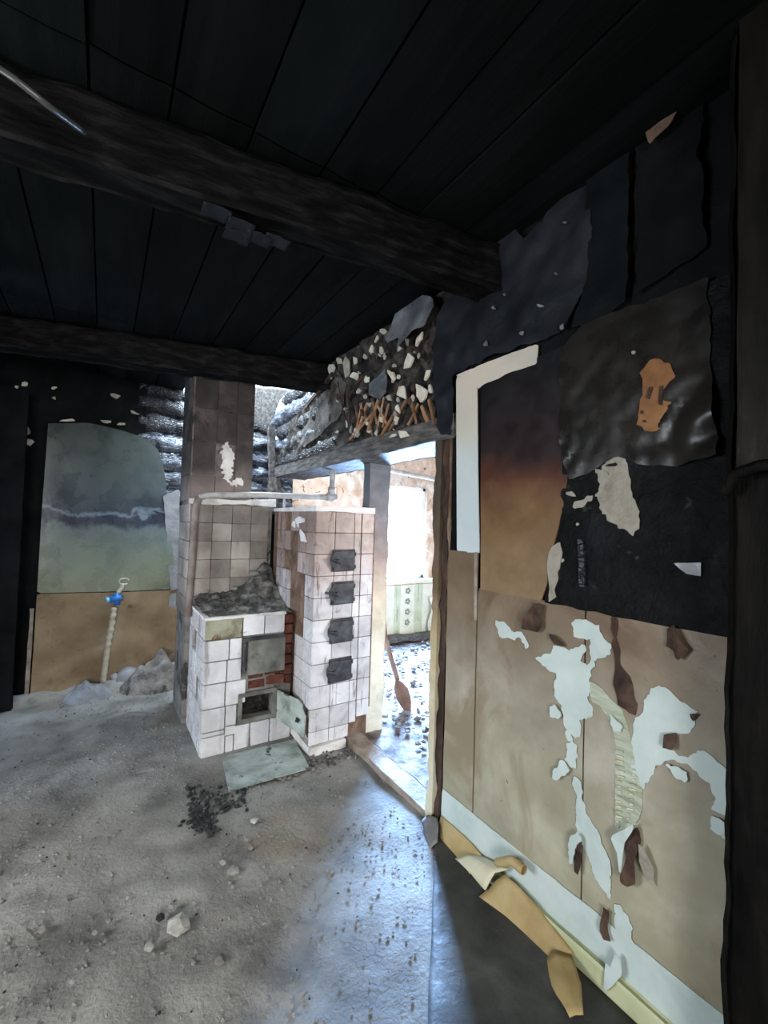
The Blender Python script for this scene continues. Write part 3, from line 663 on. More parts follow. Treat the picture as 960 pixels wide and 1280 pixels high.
# ------------------------------------------------------------------ pipes
b = B(); pp = [(0.535, 3.38, .80), (0.55, 3.38, 1.2), (0.555, 3.38, 1.58), (0.575, 3.37, 1.655), (0.63, 3.36, 1.675), (1.0, 3.33, 1.70), (1.6, 3.3, 1.715)]
tube(b, lerp_pts(pp[:4], .04), .026, 12)
pipe = empty('water_pipe', (1.1, 3.34, 1.6), 'grey water pipe running down beside the chimney and across above both stoves', 'pipe')
obj('riser', b, 'pipe_rust', pipe, True)
b = B(); tube(b, lerp_pts(pp[3:], .05), .024, 12); obj('crossing_pipe', b, 'pipe', pipe, True)
b = B(); tube(b, [(1.60, 3.3, 1.70), (1.605, 3.3, 1.74), (1.61, 3.3, 2.06)], .024, 12); tube(b, [(1.56, 3.3, 1.715), (1.645, 3.3, 1.717)], .034, 12); tube(b, [(1.604, 3.3, 1.75), (1.605, 3.3, 1.80)], .033, 12); obj('elbow', b, 'pipe', pipe, True)
b = B(); tube(b, [(1.2, 3.32, 1.60), (1.2, 3.33, 1.70)], .01, 8); obj('bracket', b, 'pipe', pipe)
b = B(); tube(b, lerp_pts([(1.79, 4.0, 2.165), (4.91, 4.0, 1.95)], .1), .022, 10)
tag(obj('heating_pipe', b, 'pipe', None, True), 'thin pale pipe crossing the far room high behind the doorway', 'pipe')

# ------------------------------------------------------------------ doorway
dw = empty('door_1', (1.6, 2.2, 0), kind='structure')
b = B(); beam(b, (1.60, 1.60, 2.005), (1.60, 4.3, 2.005), .34, .125, 60, .008, 6, rnd=.05); obj('lintel', b, 'lintel', dw)
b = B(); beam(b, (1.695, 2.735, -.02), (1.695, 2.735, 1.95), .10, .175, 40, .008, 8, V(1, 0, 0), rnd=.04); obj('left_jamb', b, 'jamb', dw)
b = B(); beam(b, (1.47, 1.722, -.03), (1.47, 1.722, 2.07), .045, .06, 60, .008, 7, V(1, 0, 0), rnd=.05, freq=9); obj('right_jamb', b, 'jamb2', dw)
b = B(); beam(b, (1.62, 1.69, -.03), (1.62, 1.69, 1.98), .10, .22, 40, .008, 3, V(1, 0, 0), rnd=.05); obj('jamb_backing', b, 'gap', dw)
b = B(); beam(b, (1.468, 1.672, 0), (1.468, 1.672, 2.2), .045, .03, 60, .014, 17, V(1, 0, 0), rnd=.2, freq=9); obj('burnt_edge', b, 'gap', dw)
b = B(); beam(b, (1.452, 1.632, .9), (1.452, 1.637, 2.05), .014, .010, 60, .006, 27, V(1, 0, 0), rnd=.2, freq=9); obj('splintered_lath', b, 'brown', dw)
b = B(); beam(b, (1.505, 1.62, .0), (1.505, 2.86, .005), .13, .085, 60, .01, 11, rnd=.05); obj('threshold', b, 'sill', dw)
sheet('paint_scrap', RW, [(530, 1030), (553, 1040), (560, 1050), (556, 1070), (546, 1084), (533, 1062), (528, 1045)], 'flap', dw, off=.015, thick=.003, cell=.012, amp=.03)

# laths, clay and plaster over the lintel
def on_rw(x, y, off=0): a, z = RW.hit(x, y); return RW.at(a, z, off)
sheet('clay_render', PX(1.50), [(390, 470), (480, 398), (545, 372), (565, 420), (560, 545), (380, 578), (345, 585), (372, 520)], 'clay', wall_lintel, off=0.0, thick=.01, cell=.022, amp=.035, freq=9, jagamp=.02)
sheet('clay_smear', PX(1.50), [(392, 500), (425, 460), (438, 480), (432, 520), (405, 545), (385, 560), (375, 548), (392, 528)], 'graylog', wall_lintel, off=.03, thick=.006, cell=.02, amp=.012, freq=9, jagamp=.012)
for k, (x0, y0, x1, y1) in enumerate([(447, 508, 451, 545), (455, 504, 446, 548), (452, 505, 468, 545), (462, 504, 450, 540), (468, 503, 473, 530), (476, 500, 462, 540), (472, 504, 487, 533), (483, 497, 474, 538),
        (488, 505, 480, 535), (500, 510, 480, 545), (510, 500, 488, 540), (516, 498, 524, 530), (525, 505, 512, 532), (530, 508, 538, 528), (538, 500, 545, 530), (470, 516, 440, 550), (412, 505, 421, 480), (436, 482, 441, 540), (455, 470, 436, 500), (425, 478, 434, 525)]):
    b = B(); beam(b, on_rw(x0, y0, .012+.006*(k % 2)), on_rw(x1, y1, .012+.006*(k % 2)), .018, .007, 6, .003, k, V(1, 0, 0), rnd=0)
    obj('lath', b, 'lath' if k < 16 else 'gap', wall_lintel)
CH = [(499, 384, 7, 2), (483, 415, 4, 6), (474, 425, 3, 8), (469, 438, 3, 7), (480, 440, 4, 5), (461, 448, 3, 4), (515, 455, 7, 12), (529, 425, 3, 10), (513, 428, 2, 5), (503, 437, 4, 4), (494, 470, 4, 8), (497, 458, 3, 3),
      (530, 490, 8, 12), (537, 473, 5, 10), (507, 490, 7, 10), (519, 499, 3, 5), (491, 498, 4, 5), (502, 511, 3, 6), (447, 470, 5, 5), (453, 490, 4, 4), (460, 497, 3, 4), (437, 460, 5, 11), (447, 452, 3, 5), (462, 475, 3, 5),
      (508, 543, 9, 6), (497, 545, 7, 2), (462, 530, 3, 3), (466, 540, 3, 2), (480, 526, 3, 4), (542, 486, 3, 8), (427, 452, 4, 5), (418, 465, 4, 9), (470, 488, 2, 4), (500, 525, 3, 3)]
blobs('plaster_chip', RW, CH, 'cream', wall_lintel, .015, 20, .01)
random.seed(44)
EX = []
while len(EX) < 48:
    x = random.uniform(415, 548); y = 545-random.random()*(140*(x-400)/130+25)
    if y > 580-.18*(x-380)*1.6 or y < 480-.75*(x-400): continue
    EX.append((x, y, random.uniform(1.2, 2.8), random.uniform(1.5, 6)))
blobs('plaster_crumb', RW, EX[:24], 'chip', wall_lintel, .012, 90, .008)
blobs('char_shred', RW, EX[24:], 'gap', wall_lintel, .02, 95, .012)
sheet('hanging_soot_paper', RW, [(490, 425), (500, 390), (525, 372), (545, 373), (552, 385), (545, 412), (528, 418), (510, 440), (512, 425), (497, 432)], 'slate_light', wall_lintel, off=.03, thick=.003, cell=.015, jagamp=.01, fn=lambda a, z: .05*math.sin(max(0, min(1, (z-2.3)/.4))*math.pi))
sheet('hanging_soot_paper', RW, [(468, 482), (488, 462), (492, 475), (490, 492), (480, 500), (468, 496)], 'slate_light', wall_lintel, off=.03, thick=.003, cell=.012, jagamp=.008, amp=.02)
b = B(); beam(b, on_rw(420, 468, .03), on_rw(385, 512, .03), .03, .02, 12, .006, 2, V(1, 0, 0)); obj('batten', b, 'gap', wall_lintel)

# ------------------------------------------------------------------ right wall coverings
S = lambda name, poly, m, **k: sheet(name, RW, poly, m, wall_right, **k)
# lower beige sheets, one each side of the seam (u is Y)
S('lower_sheet', [(1.425, .0), (1.625, .0), (1.625, 1.385), (1.425, 1.385)], 'beige', off=.0, thick=.006, cell=.03, amp=.004, freq=3, px=False)
S('lower_sheet', [(0.90, .0), (1.417, .0), (1.417, 1.225), (0.90, 1.225)], 'beige', off=.0, thick=.006, cell=.03, amp=.004, freq=3, px=False)
S('lower_sheet', [(-0.4, .0), (0.893, .0), (0.893, 1.225), (-0.4, 1.225)], 'beige', off=.0, thick=.007, cell=.03, amp=.005, freq=3, px=False)
# black charred sheet with the burnt-through area
S('black_sheet', [(-0.4, 1.22), (1.06, 1.22), (1.04, 1.45), (1.0, 1.62), (0.98, 2.22), (-0.4, 2.24)], 'blackwall', off=.0, thick=.010, cell=.03, amp=.008, freq=7, px=False, jagamp=.008)
# browned hardboard door-sized panel
PN = [(1.400, 1.222), (1.425, 2.16), (1.30, 2.19), (1.12, 2.19), (0.975, 2.20), (0.97, 1.72), (0.985, 1.60), (1.03, 1.42), (1.05, 1.30), (1.08, 1.222)]
S('brown_panel', PN, 'panel', off=.006, thick=.008, cell=.022, px=False, jagamp=.0, fn=lambda a, z: .004*noise.noise(V(a*3, z*3, 1)))
S('unburnt_strip', [(572, 470), (598, 478), (599, 600), (601, 691), (573, 690)], 'frame', off=.004, thick=.006, cell=.018)
S('unburnt_strip', [(573, 470), (620, 450), (675, 431), (674, 455), (655, 462), (640, 466), (622, 476), (610, 480), (600, 487), (598, 479)], 'frame', off=.010, thick=.006, cell=.012, jagamp=.004)
S('bead', [(595, 690), (599, 690), (598, 775), (595, 775)], 'sill', off=.008, thick=.004, cell=.012)
# shrivelled foil
def crump(a, z):
    w = .10+1.5*max(0, min(1, (.68-a)/.12))*max(0, min(1, (2.05-z)/.2))+.6*max(0, min(1, (a-.86)/.1))*max(0, min(1, (1.95-z)/.2))
    return .004+w*(.028*abs(noise.noise(V(a*7+z*2, z*5, 3)))+.018*abs(noise.noise(V(a*15+z*5, z*9, 7))))+.003*noise.noise(V(a*20, z*20, 7))
S('shrivelled_oilcloth', [(703, 442), (735, 402), (800, 385), (888, 350), (895, 470), (905, 570), (860, 582), (810, 585), (775, 572), (745, 590), (715, 600), (705, 560)], 'foil', off=.016, thick=.002, cell=.016, fn=crump, jagamp=.012)
S('orange_backing', [(808, 470), (818, 458), (832, 452), (845, 462), (850, 480), (848, 505), (845, 525), (838, 538), (818, 542), (802, 532), (800, 512), (812, 495)], 'orange', off=.024, thick=.002, cell=.008, jagamp=.022, amp=.004, jstep=.014)
for (x0, y0, x1, y1) in [(833, 484, 832, 508), (820, 486, 816, 500), (808, 515, 812, 530)]:
    S('burnt_slit', [(x0-2, y0), (x0+2, y0), (x1+2, y1), (x1-2, y1)], 'dbrown', off=.030, thick=.003, cell=.01, jagamp=.004)
S('bare_render', [(752, 592), (762, 570), (785, 565), (790, 590), (793, 612), (800, 630), (803, 655), (795, 670), (778, 660), (768, 650), (752, 640), (750, 622), (722, 636), (718, 632), (750, 615)], 'greige', off=.014, thick=.002, cell=.008, jagamp=.022, amp=.003, jstep=.012)
S('bare_render', [(690, 690), (705, 672), (708, 690), (700, 715), (698, 745), (690, 752), (688, 720)], 'greige', off=.014, thick=.003, cell=.012, jagamp=.012, amp=.004)
S('foil_scrap', [(845, 704), (880, 703), (880, 720), (862, 717)], 'slate_light', off=.014, thick=.002, cell=.01, amp=.012, jagamp=.005)
S('char_slat', [(727, 672), (734, 672), (736, 733), (729, 733)], 'log', off=.014, thick=.012, cell=.014)
blobs('plaster_fleck', RW, [(718, 618, 6, 3), (727, 656, 3, 3), (708, 700, 2, 3), (797, 443, 3, 3), (744, 528, 3, 2), (755, 590, 9, 3)], 'greige', wall_right, .016, 50, .004)
# soot paper above the panels
S('soot_paper', [(555, 545), (545, 500), (548, 400), (560, 378), (598, 352), (608, 320), (620, 285), (640, 288), (660, 300), (690, 270), (743, 214), (745, 300), (740, 350), (722, 385), (705, 415), (676, 428), (640, 440), (600, 455), (571, 468), (567, 545)],
  'slate', off=.006, thick=.003, cell=.018, amp=.022, freq=5, jagamp=.018, jstep=.015)
S('soot_paper', [(738, 222), (792, 172), (788, 380), (770, 392), (745, 402), (720, 412), (730, 380), (740, 345)], 'slate_dark', off=.016, thick=.003, cell=.022, amp=.012, freq=4, jagamp=.012)
S('soot_paper', [(800, 165), (882, 92), (884, 310), (850, 335), (800, 372)], 'dark', off=.008, thick=.003, cell=.022, amp=.03, freq=4, jagamp=.015)
S('torn_flap', [(612, 300), (618, 282), (640, 262), (668, 246), (664, 262), (650, 275), (640, 292), (625, 306)], 'slate_light', off=.04, thick=.003, cell=.014, amp=.02, jagamp=.006)
S('torn_flap', [(812, 158), (830, 140), (850, 128), (862, 140), (850, 165), (830, 182), (822, 192), (818, 175)], 'brown', off=.04, thick=.003, cell=.014, amp=.03, jagamp=.008)
blobs('plaster_fleck', RW, [(682, 385, 7, 2), (708, 412, 4, 4), (638, 372, 2, 2), (659, 419, 3, 3), (612, 432, 3, 4), (625, 388, 4, 2), (712, 282, 4, 2), (700, 345, 3, 2), (616, 322, 3, 2), (590, 360, 3, 2)], 'slate_light', wall_right, .026, 70, .004)
# white strip of bare paper along the foot of the wall
S('bare_paper_strip', [(-0.4, .055), (-0.4, .215), (0.3, .222), (0.9, .222), (1.3, .22), (1.625, .225), (1.625, .04), (1.3, .05)], 'white', off=.010, thick=.003, cell=.02, px=False, jagamp=.003)
# torn patches showing pale paper
W = lambda poly, **k: S('bare_paper_patch', poly, 'white', **{**dict(off=.0105, thick=.0015, cell=.007, jagamp=.012, jstep=.007, amp=.002, freq=12), **k})
W([(621, 776), (632, 776), (645, 790), (655, 790), (666, 808), (660, 810), (652, 797), (641, 800), (628, 795)])
W([(672, 822), (690, 815), (698, 805), (714, 812), (732, 806), (737, 812), (727, 825), (737, 832), (742, 822), (737, 808), (740, 800), (720, 795), (717, 775), (735, 772), (752, 780), (757, 795), (767, 808), (765, 818), (757, 822),
   (748, 825), (742, 838), (738, 850), (738, 865), (735, 872), (742, 882), (745, 893), (730, 900), (722, 895), (727, 905), (729, 915), (722, 922), (708, 905), (708, 895), (702, 878), (697, 872), (694, 858), (698, 842), (690, 838)])
W([(690, 882), (697, 878), (706, 892), (702, 896), (692, 895)], off=.02)
W([(708, 915), (714, 912), (718, 925), (712, 926)]); W([(712, 926), (724, 928), (725, 945), (722, 962), (716, 958), (709, 950)])
W([(696, 962), (708, 948), (717, 960), (714, 965), (702, 973), (694, 972)], off=.022)
W([(806, 890), (808, 872), (818, 862), (826, 856), (840, 862), (850, 872), (862, 880), (874, 888), (866, 893), (870, 901), (864, 912), (850, 915), (843, 918), (833, 925), (835, 934), (848, 938), (862, 945), (880, 935), (893, 942), (905, 955), (918, 968),
   (918, 1010), (912, 1018), (896, 1012), (897, 990), (885, 975), (872, 965), (862, 955), (850, 952), (838, 950), (822, 955), (820, 965), (806, 985), (800, 978), (792, 960), (790, 930), (795, 905)])
W([(836, 952), (850, 954), (862, 962), (868, 975), (858, 978), (848, 970)], off=.02)
W([(894, 1018), (907, 1024), (912, 1034), (906, 1040), (896, 1034)], off=.018); W([(905, 1036), (918, 1040), (918, 1052), (908, 1046)])
W([(720, 970), (727, 974), (732, 1000), (738, 1020), (748, 1035), (752, 1050), (764, 1075), (767, 1090), (767, 1126), (758, 1112), (745, 1095), (738, 1070), (728, 1050), (722, 1030), (722, 1000)])
W([(718, 1038), (728, 1035), (735, 1045), (726, 1056), (722, 1074), (718, 1075)], off=.03)
W([(769, 1127), (778, 1128), (788, 1145), (792, 1170), (802, 1195), (780, 1222), (768, 1195), (775, 1165)])
W([(766, 890), (776, 900), (783, 908), (780, 915), (770, 910)], off=.02)
S('peeled_layer', [(738, 850), (755, 860), (765, 872), (780, 885), (787, 905), (793, 930), (798, 960), (806, 985), (804, 1010), (802, 1022), (775, 1040), (771, 1030), (772, 925), (765, 900), (752, 880), (742, 876)], 'striped', off=.009, thick=.004, cell=.012, jagamp=.004)
# parallel splits in that layer
for k in range(16):
    y = 935+6.3*k
    S('split_strip', [(773, y), (796+0.4*k, y+6), (797+0.3*k, y+8), (773, y+2.2)], 'cream_tan' if k % 3 else 'striped', off=.014, thick=.003, cell=.012)
S('upper_ply', [(766, 770), (772, 772), (778, 830), (790, 845), (800, 880), (797, 895), (775, 880), (768, 855), (770, 820)], 'dbrown', off=.0125, thick=.002, cell=.012, jagamp=.012)
for poly in ([(672, 752), (684, 756), (682, 770), (683, 783), (678, 790), (668, 788), (658, 785), (662, 772)], [(838, 785), (848, 780), (858, 800), (868, 812), (860, 820), (852, 826), (846, 812), (836, 806)],
             [(788, 1040), (803, 1030), (806, 1050), (800, 1072), (802, 1098), (792, 1102), (784, 1095), (788, 1068)], [(728, 1052), (735, 1046), (734, 1062), (730, 1088), (724, 1085), (722, 1070)],
             [(760, 1130), (766, 1135), (764, 1160), (770, 1172), (760, 1168), (755, 1148)], [(690, 790), (702, 796), (712, 808), (700, 806)], [(864, 890), (876, 888), (870, 900)], [(836, 918), (850, 914), (848, 935), (836, 932)]):
    S('burnt_paper_curl', poly, 'dbrown', off=.018, thick=.002, cell=.009, jagamp=.008, amp=.02, freq=10)
S('paper_curl', [(771, 1040), (790, 1030), (803, 1022), (798, 1035), (789, 1048), (787, 1062), (783, 1095), (780, 1060)], 'white', off=.022, thick=.002, cell=.009, amp=.015)
S('paper_curl', [(806, 1045), (813, 1060), (822, 1082), (822, 1105), (812, 1090), (805, 1072)], 'greige', off=.02, thick=.002, cell=.009, amp=.015)
S('paper_curl', [(766, 1195), (772, 1200), (778, 1182), (784, 1190), (786, 1210), (776, 1222), (765, 1230)], 'white', off=.028, thick=.002, cell=.009, amp=.02)
# skirting and torn floor covering
b = B(); beam(b, (1.425, -0.4, .045), (1.425, 1.30, .04), .03, .10, 60, .006, 2, rnd=.2); tag(obj('baseboard_right', b, 'base'), kind='structure')
def ribbon(name, rows, m, label=None, cat=None, parent=None, th=.003):
    bm = B(); g = [[bm.verts.new(Vector(p)) for p in r] for r in rows]
    for i in range(len(g)-1):
        for j in range(len(g[0])-1): bm.faces.new((g[i][j], g[i+1][j], g[i+1][j+1], g[i][j+1]))
    bmesh.ops.subdivide_edges(bm, edges=bm.edges[:], cuts=3, use_grid_fill=True, smooth=0.6)
    for v in bm.verts: v.co += V(.004, .004, .006)*fr(v.co, 18, 3)
    o = obj(name, bm, m, parent, True)
    s = o.modifiers.new('thickness', 'SOLIDIFY'); s.thickness = th; s.offset = 0
    if label: tag(o, label, cat)
    return o
# the yellow covering peels off the floor edge and leans on the wall foot
ribbon('torn_linoleum', [[(1.40, 1.60, .01), (1.42, 1.62, .05), (1.432, 1.62, .10)], [(1.39, 1.48, .012), (1.415, 1.47, .05), (1.43, 1.46, .10)], [(1.37, 1.36, .015), (1.40, 1.35, .055), (1.425, 1.34, .09)]], 'tan',
       'yellow strip of torn floor covering between the door jamb and its pale rolled fold', 'floor covering')
ribbon('torn_linoleum', [[(1.36, 1.44, .03), (1.39, 1.40, .07), (1.42, 1.38, .075)], [(1.35, 1.34, .055), (1.38, 1.30, .10), (1.42, 1.28, .11)], [(1.34, 1.24, .05), (1.37, 1.22, .12), (1.415, 1.19, .145)]], 'cream_tan',
       'pale rolled fold of floor covering against the foot of the right wall', 'floor covering')
ribbon('torn_linoleum', [[(1.32, 1.27, .01), (1.36, 1.24, .05), (1.405, 1.20, .12)], [(1.345, 1.15, .01), (1.37, 1.12, .05), (1.41, 1.10, .11)], [(1.35, 1.02, .01), (1.38, 1.0, .04), (1.41, 0.98, .08)], [(1.355, 0.93, .012), (1.385, 0.915, .035), (1.41, 0.90, .06)]], 'tan',
       'broad yellow torn flap of floor covering lifting from the floor, near the brown rolled curl', 'floor covering')
ribbon('torn_linoleum', [[(1.345, 0.965, .012), (1.37, 0.95, .04), (1.40, 0.90, .055)], [(1.28, 0.89, .02), (1.31, 0.865, .045), (1.345, 0.83, .05)], [(1.24, 0.80, .03), (1.255, 0.79, .04), (1.27, 0.775, .045)]], 'tan',
       'long pointed yellow tongue of torn floor covering at the bottom edge of the photo', 'floor covering')
b = B(); tube(b, lerp_pts([onX(622, 1078, 1.39), onX(640, 1076, 1.38), onX(655, 1088, 1.38)], .008), [.016]*len(lerp_pts([onX(622, 1078, 1.39), onX(640, 1076, 1.38), onX(655, 1088, 1.38)], .008)), 10, False, .2)
cu = obj('rolled_curl', b, 'tan', None, True); tag(cu, 'small brown rolled curl of floor covering by the wall foot', 'floor covering'); s = cu.modifiers.new('t', 'SOLIDIFY'); s.thickness = .002
ribbon('lino_flap', [[(1.40, 1.73, .02), (1.42, 1.70, .06), (1.425, 1.64, .075)], [(1.365, 1.66, .01), (1.385, 1.63, .05), (1.40, 1.60, .065)], [(1.33, 1.575, .004), (1.345, 1.57, .02), (1.36, 1.56, .03)]], 'flap',
       'grey torn tongue of floor covering at the foot of the right door jamb', 'floor covering')
# shade beside the right wall, painted as a dark sheet up to the doorway light
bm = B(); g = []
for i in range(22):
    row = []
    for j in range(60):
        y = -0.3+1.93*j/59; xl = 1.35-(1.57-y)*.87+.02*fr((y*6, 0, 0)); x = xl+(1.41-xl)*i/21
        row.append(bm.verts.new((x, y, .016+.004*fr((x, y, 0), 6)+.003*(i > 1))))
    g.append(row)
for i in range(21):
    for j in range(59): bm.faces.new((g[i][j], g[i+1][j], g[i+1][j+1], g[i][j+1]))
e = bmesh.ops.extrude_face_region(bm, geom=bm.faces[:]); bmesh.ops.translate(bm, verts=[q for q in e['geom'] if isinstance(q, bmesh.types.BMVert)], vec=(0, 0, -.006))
tag(obj('shade_sheet', bm, 'floor_shade', None, True), 'dark sheet standing in for the shade on the floor along the right wall', 'floor covering')

# ------------------------------------------------------------------ near charred post at the right
po = empty('charred_post', (1.40, 0.33, 0), 'charred black post standing close to the camera at the right edge', 'post')
b = B(); beam(b, (1.38, 0.345, 0), (1.38, 0.345, 2.8), .19, .17, 60, .008, 3, V(1, 0, 0), rnd=.15); obj('shaft', b, 'post', po)
b = B(); tube(b, lerp_pts([(1.27, .435, 1.60), (1.26, .41, 1.645), (1.25, .36, 1.66), (1.25, .30, 1.66)], .01), .014, 10); obj('sheathing_lip', b, 'post', po, True)
b = B(); beam(b, (1.275, .34, 1.66), (1.275, .34, 2.78), .012, .14, 40, .002, 9, V(0, 1, 0)); obj('sheathing', b, 'sheath', po)

# ------------------------------------------------------------------ back-wall panel, tap and pipe
pw = empty('wall_panel', BW.at(0.0-.65, 0, 0.01), 'tall smoke-stained wall panel against the back wall, blue-grey above and brown below', 'panel')
sheet('upper_panel', BW, [(60, 530), (110, 529), (150, 538), (180, 548), (196, 562), (204, 585), (210, 640), (219, 736), (130, 739), (46, 741), (52, 640)], 'bluegreen', pw, off=.02, thick=.006, cell=.03, amp=.01, freq=2)
sheet('lower_panel', BW, [(46, 742), (130, 740), (220, 737), (222, 800), (218, 850), (120, 868), (37, 878)], 'brownpanel', pw, off=.018, thick=.006, cell=.03, amp=.025, freq=2)
sheet('side_strip', BW, [(203, 620), (222, 612), (226, 700), (224, 735), (212, 738)], 'lightpaper', pw, off=.03, thick=.004, cell=.02, jagamp=.008)
sheet('side_strip', BW, [(222, 740), (226, 800), (214, 800), (206, 770), (212, 742)], 'lightpaper', pw, off=.03, thick=.004, cell=.02, jagamp=.012)
b = B(); beam(b, BW.at(*BW.hit(40, 760), .03), BW.at(*BW.hit(33, 870), .03), .03, .02, 20, .006, 2, V(0, 1, 0)); obj('edge_batten', b, 'sill', pw)
tp = empty('stop_tap', BW.at(*BW.hit(140, 745), .08), 'blue plastic tap on a pale pipe in front of the stained back panel', 'tap')
c = BW.at(*BW.hit(143, 747), .08)
b = B(); tube(b, [c+V(-.045, 0, -.005), c+V(.045, 0, .012)], [.032, .028], 10); tube(b, [c+V(.0, 0, .05), c+V(.01, 0, -.055)], .024, 10); obj('body', b, 'blue', tp, True)
b = B(); tube(b, [c+V(-.045, 0, -.004), c+V(-.075, -.01, -.006)], [.02, .026], 10); obj('knob', b, 'lightblue', tp, True)
top = BW.at(*BW.hit(150, 732), .08); path = [BW.at(*BW.hit(x, y), .075) for x, y in ((141, 757), (138, 778), (134, 800), (131, 820), (128, 842), (124, 872))]
b = B(); pl = lerp_pts(path, .02); tube(b, pl, [.024+.006*math.sin(i*2.2)*(1 if i < 18 else .3) for i in range(len(pl))], 10)
hp = obj('plastic_pipe', b, 'hose', None, True); tag(hp, 'yellowed ribbed pipe rising from the floor to the blue tap', 'pipe')
b = B(); tube(b, lerp_pts([c+V(.01, 0, .05), top+V(0, 0, -.01), top+V(.0, 0, .03)], .012), .02, 10)
for i in range(9):
    a = 2*math.pi*i/9
q = top+V(.015, 0, .045); tube(b, [q+V(.04*math.cos(a*.7), 0, .028*math.sin(a*.7)) for a in range(0, 9)], .009, 8); obj('stub_pipe', b, 'hose', tp, True)
c = BW.at(*BW.hit(157, 850), .10)
b = B(); tube(b, [c+V(0, -.06, .02), c+V(0, .06, .03)], [.10, .105], 20); tube(b, [c+V(-.07, -.03, .0), c+V(-.12, .02, .09)], .03, 10)
tag(obj('drain_pipe_end', b, 'lightpaper', None, True), 'round grey drain pipe end at the foot of the stained panel', 'pipe')
def mound(name, cx, cy, rx, ry, h, m, seed, label, cat):
    bm = B(); g = []; n = 26
    for i in range(n+1):
        row = []
        for j in range(n+1):
            u = 2*i/n-1; v = 2*j/n-1; r = math.hypot(u, v)
            z = h*max(0, 1-r)**.8*(1+.7*noise.noise(V(u*3, v*3, seed)))+.012*noise.noise(V(u*12, v*12, seed))*(r < .95)-(.03 if r >= 1 else 0)
            row.append(bm.verts.new((cx+u*rx, cy+v*ry, z+.008)))
        g.append(row)
    for i in range(n):
        for j in range(n): bm.faces.new((g[i][j], g[i+1][j], g[i+1][j+1], g[i][j+1]))
    return tag(obj(name, bm, m, None, True), label, cat, kind='stuff')
mound('rubble_mound', .46, 4.36, .30, .20, .26, 'mortar', 3, 'mound of sooty rubble in the corner beside the drain pipe', 'rubble')
mound('rubble_mound', -0.05, 4.33, .18, .14, .12, 'lightpaper', 7, 'low grey heap of rubble around the foot of the ribbed pipe', 'rubble')
b = B(); beam(b, (-1.0, 4.30, .01), (-1.0, 4.30, 2.45), .95, .05, 20, .004, 2, V(0, 1, 0)); 
wd = obj('door_2', b, 'dark'); tag(wd, kind='structure')

# ------------------------------------------------------------------ far room contents
wp = tag(empty('wall_far_paper', (3.4, 4.71, 0)), kind='structure')
xs2 = [2.9, 3.12, 3.25, 3.35, 3.58, 3.72, 3.95, 4.1, 4.4]
for i in range(len(xs2)-1):
    piece('paper_stripe', wp, 'fargreen' if i % 2 == 0 else 'farcream', xs2[i], xs2[i+1], 4.705, 4.72, .05, .70, .002)
for k in range(4):
    for xx in (3.47-.0, 3.30+.0):
        c = V(3.465, 4.70, .2+.14*k)
    b = B()
    for q in range(5): a = q*1.257; tube(b, [c+V(.028*math.cos(a), .004, .028*math.sin(a)), c+V(.028*math.cos(a), -.003, .028*math.sin(a))], .017, 7)
    obj('printed_flower', b, 'farflower', wp)
sheet('torn_paper', PY(4.70), [(535, 745), (545, 745), (545, 810), (530, 812), (532, 780), (536, 765)], 'farcream', wp, off=.02, thick=.003, cell=.03, amp=.05, jagamp=.02)
b = B(); beam(b, (2.6, 4.55, .06), (4.2, 4.5, .05), .2, .05, 30, .02, 4)
tag(obj('fallen_plank', b, 'lintel'), 'grey charred plank lying at the foot of the far green wallpaper', 'plank')
b = B(); beam(b, (2.0, 2.42, .05), (2.28, 2.44, .05), .07, .025, 12, .006, 6)
tag(obj('wood_scrap', b, 'lintel'), 'short dark scrap of wood on the far room floor inside the doorway', 'wood')
sp = empty('wooden_spade', (2.13, 2.87, 0.03), 'long-handled brown shovel leaning behind the left door jamb', 'shovel')
hp0 = V(1.88, 2.93, 1.0); hp1 = onY(482, 800, 2.92); hp2 = onY(497, 850, 2.90)
b = B(); tube(b, lerp_pts([hp0, hp1, hp2], .04), .019, 10); obj('handle', b, 'spade', sp, True)
out = [(496, 850), (503, 853), (508, 860), (512, 875), (512, 884), (508, 890), (503, 886), (498, 876), (494, 862)]
sheet('blade', PY(2.88), out, 'spade', sp, off=0, thick=.008, cell=.012, fn=lambda a, z: .02*math.sin(a*30))

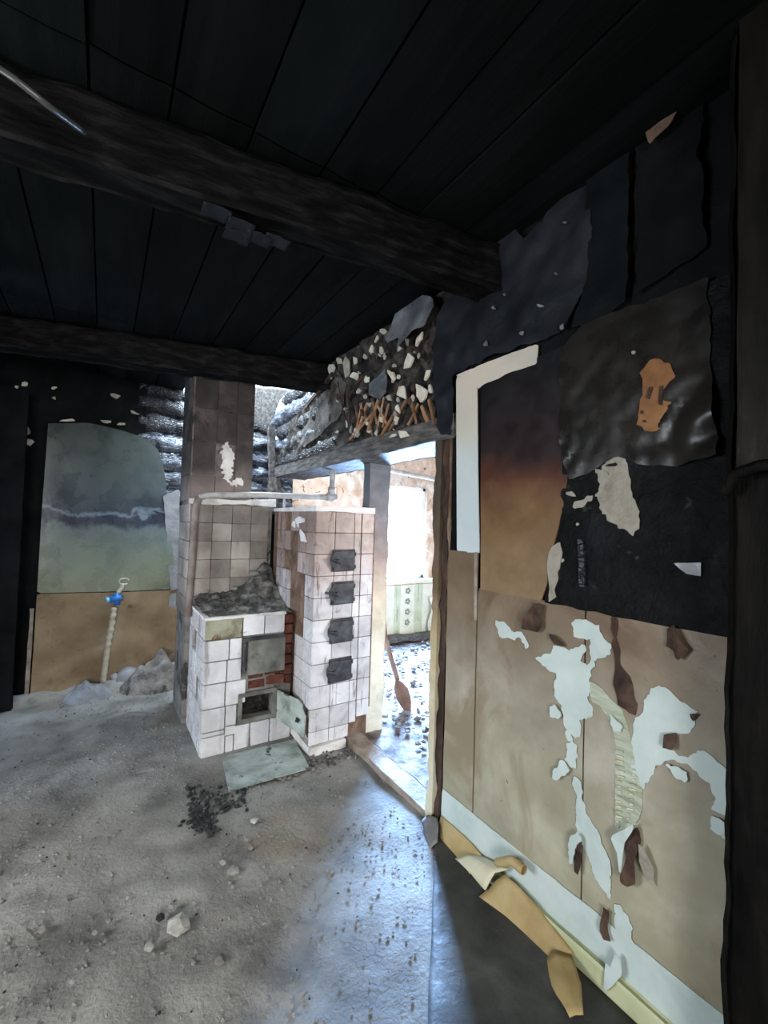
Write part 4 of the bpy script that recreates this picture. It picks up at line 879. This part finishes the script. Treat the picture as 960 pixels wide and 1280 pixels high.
# ------------------------------------------------------------------ things on the floor
b = B(); vs = []
q = [onZ(277, 947, .02), onZ(368, 925, .02), onZ(386, 958, .02), onZ(384, 962, .02), onZ(286, 990, .02)]
for dz in (0, .006):
    for p in q: vs.append(b.verts.new(p+V(0, 0, dz)))
bmesh.ops.convex_hull(b, input=vs)
tag(obj('metal_plate', b, 'plate'), 'pale green sheet metal plate on the floor in front of the cooking stove', 'plate')
for k, (x, y, r, m, lab) in enumerate([(224, 1160, .045, 'chip', 'largest pale chunk of plaster in the middle of the rubble floor'), (291, 1090, .026, 'chip', 'pale plaster lump right of the floor centre, larger of a pair'), (279, 1079, .018, 'chip', 'small pale lump just behind a larger pair-mate on the floor'),
        (189, 1183, .022, 'chip', 'pale stone left of and below the largest plaster chunk'), (137, 1151, .012, 'mortar', 'grey lump on the floor left of the largest plaster chunk'), (318, 1027, .02, 'chip', 'small pale lump on the floor between soot patch and door light'),
        (55, 1162, .022, 'mortar', 'flat grey-green lump at the left of the floor'), (200, 1148, .018, 'coal', 'black charcoal piece beside the largest plaster chunk'), (276, 1202, .022, 'mortar', 'rounded grey lump near the bottom centre of the floor'), (215, 1134, .012, 'chip', 'tiny pale chip just behind the largest plaster chunk'),
        (314, 1060, .016, 'mortar', 'grey pebble of mortar right behind the paired plaster lumps'), (120, 1166, .014, 'mortar', 'low grey lump half way to the left floor edge')]):
    p = onZ(x, y, .015); tag(lump('floor_rubble', (p.x, p.y, .015+r*.25), r, m, k*5.1, None, .5), lab, 'rubble', 'rubble lumps scattered on the floor')
def scatter(name, n, fx, m, smin, smax, label, seed, zf=.008):
    random.seed(seed); q0 = bmesh.new(); bmesh.ops.create_icosphere(q0, subdivisions=1, radius=1)
    base = [v.co.copy() for v in q0.verts]; bf = [[v.index for v in f.verts] for f in q0.faces]; q0.free()
    vs = []; fs = []
    for _ in range(n):
        x, y = fx(); s = random.uniform(smin, smax); a = random.random()*6.28
        if 1.42 < x < 1.6: continue
        ca, sa = math.cos(a), math.sin(a); st_ = random.uniform(.5, 1); hh = random.uniform(.3, .7)
        k = random.random()*20; o = len(vs)
        for c in base:
            q = c*(1+.4*noise.noise(c*1.5+V(k, 0, 0))); q = V(q.x*s, q.y*s*st_, q.z*s*hh)
            vs.append((x+q.x*ca-q.y*sa, y+q.x*sa+q.y*ca, zf+s*.2+q.z))
        fs += [[i+o for i in f] for f in bf]
    me = bpy.data.meshes.new(name); me.from_pydata(vs, [], fs)
    return tag(link(name, me, m), label, 'debris', kind='stuff')
def main_floor():
    while True:
        x = random.uniform(-1.6, 1.35); y = random.uniform(.7, 4.4)
        if .52 < x < 1.6 and y > 2.55: continue
        if x > 1.33-(1.57-y)*.87-.03 and y < 1.62: continue
        if random.random() < .4+.6*max(0, noise.noise(V(x*2, y*2, 1))+.3): return x, y
scatter('plaster_debris', 3800, main_floor, 'floor', .002, .010, 'fine pale plaster crumbs strewn over the floor', 3)
scatter('charcoal_debris', 500, main_floor, 'coal', .0015, .007, 'fine black charcoal crumbs strewn over the floor', 5)
def sootspot():
    p = onZ(252+random.gauss(0, 9), 1028+random.gauss(0, 9), 0) if random.random() < .6 else onZ(random.uniform(235, 310), 1015-(random.random()*30), 0); return p.x, p.y
scatter('charcoal_spill', 260, sootspot, 'coal', .005, .018, 'patch of black charcoal lying in front of the metal plate', 8)
def nearstove():
    return (random.uniform(.9, 1.45), random.gauss(2.5, .05))
scatter('stove_debris', 200, nearstove, 'mortar', .004, .018, 'grey crumbs at the foot of the heating stove', 9)
scatter('far_room_debris', 1100, lambda: (random.uniform(1.8, 4), random.uniform(1.2, 4.4)), 'mortar', .006, .032, 'white plaster rubble covering the far room floor', 12, .02)
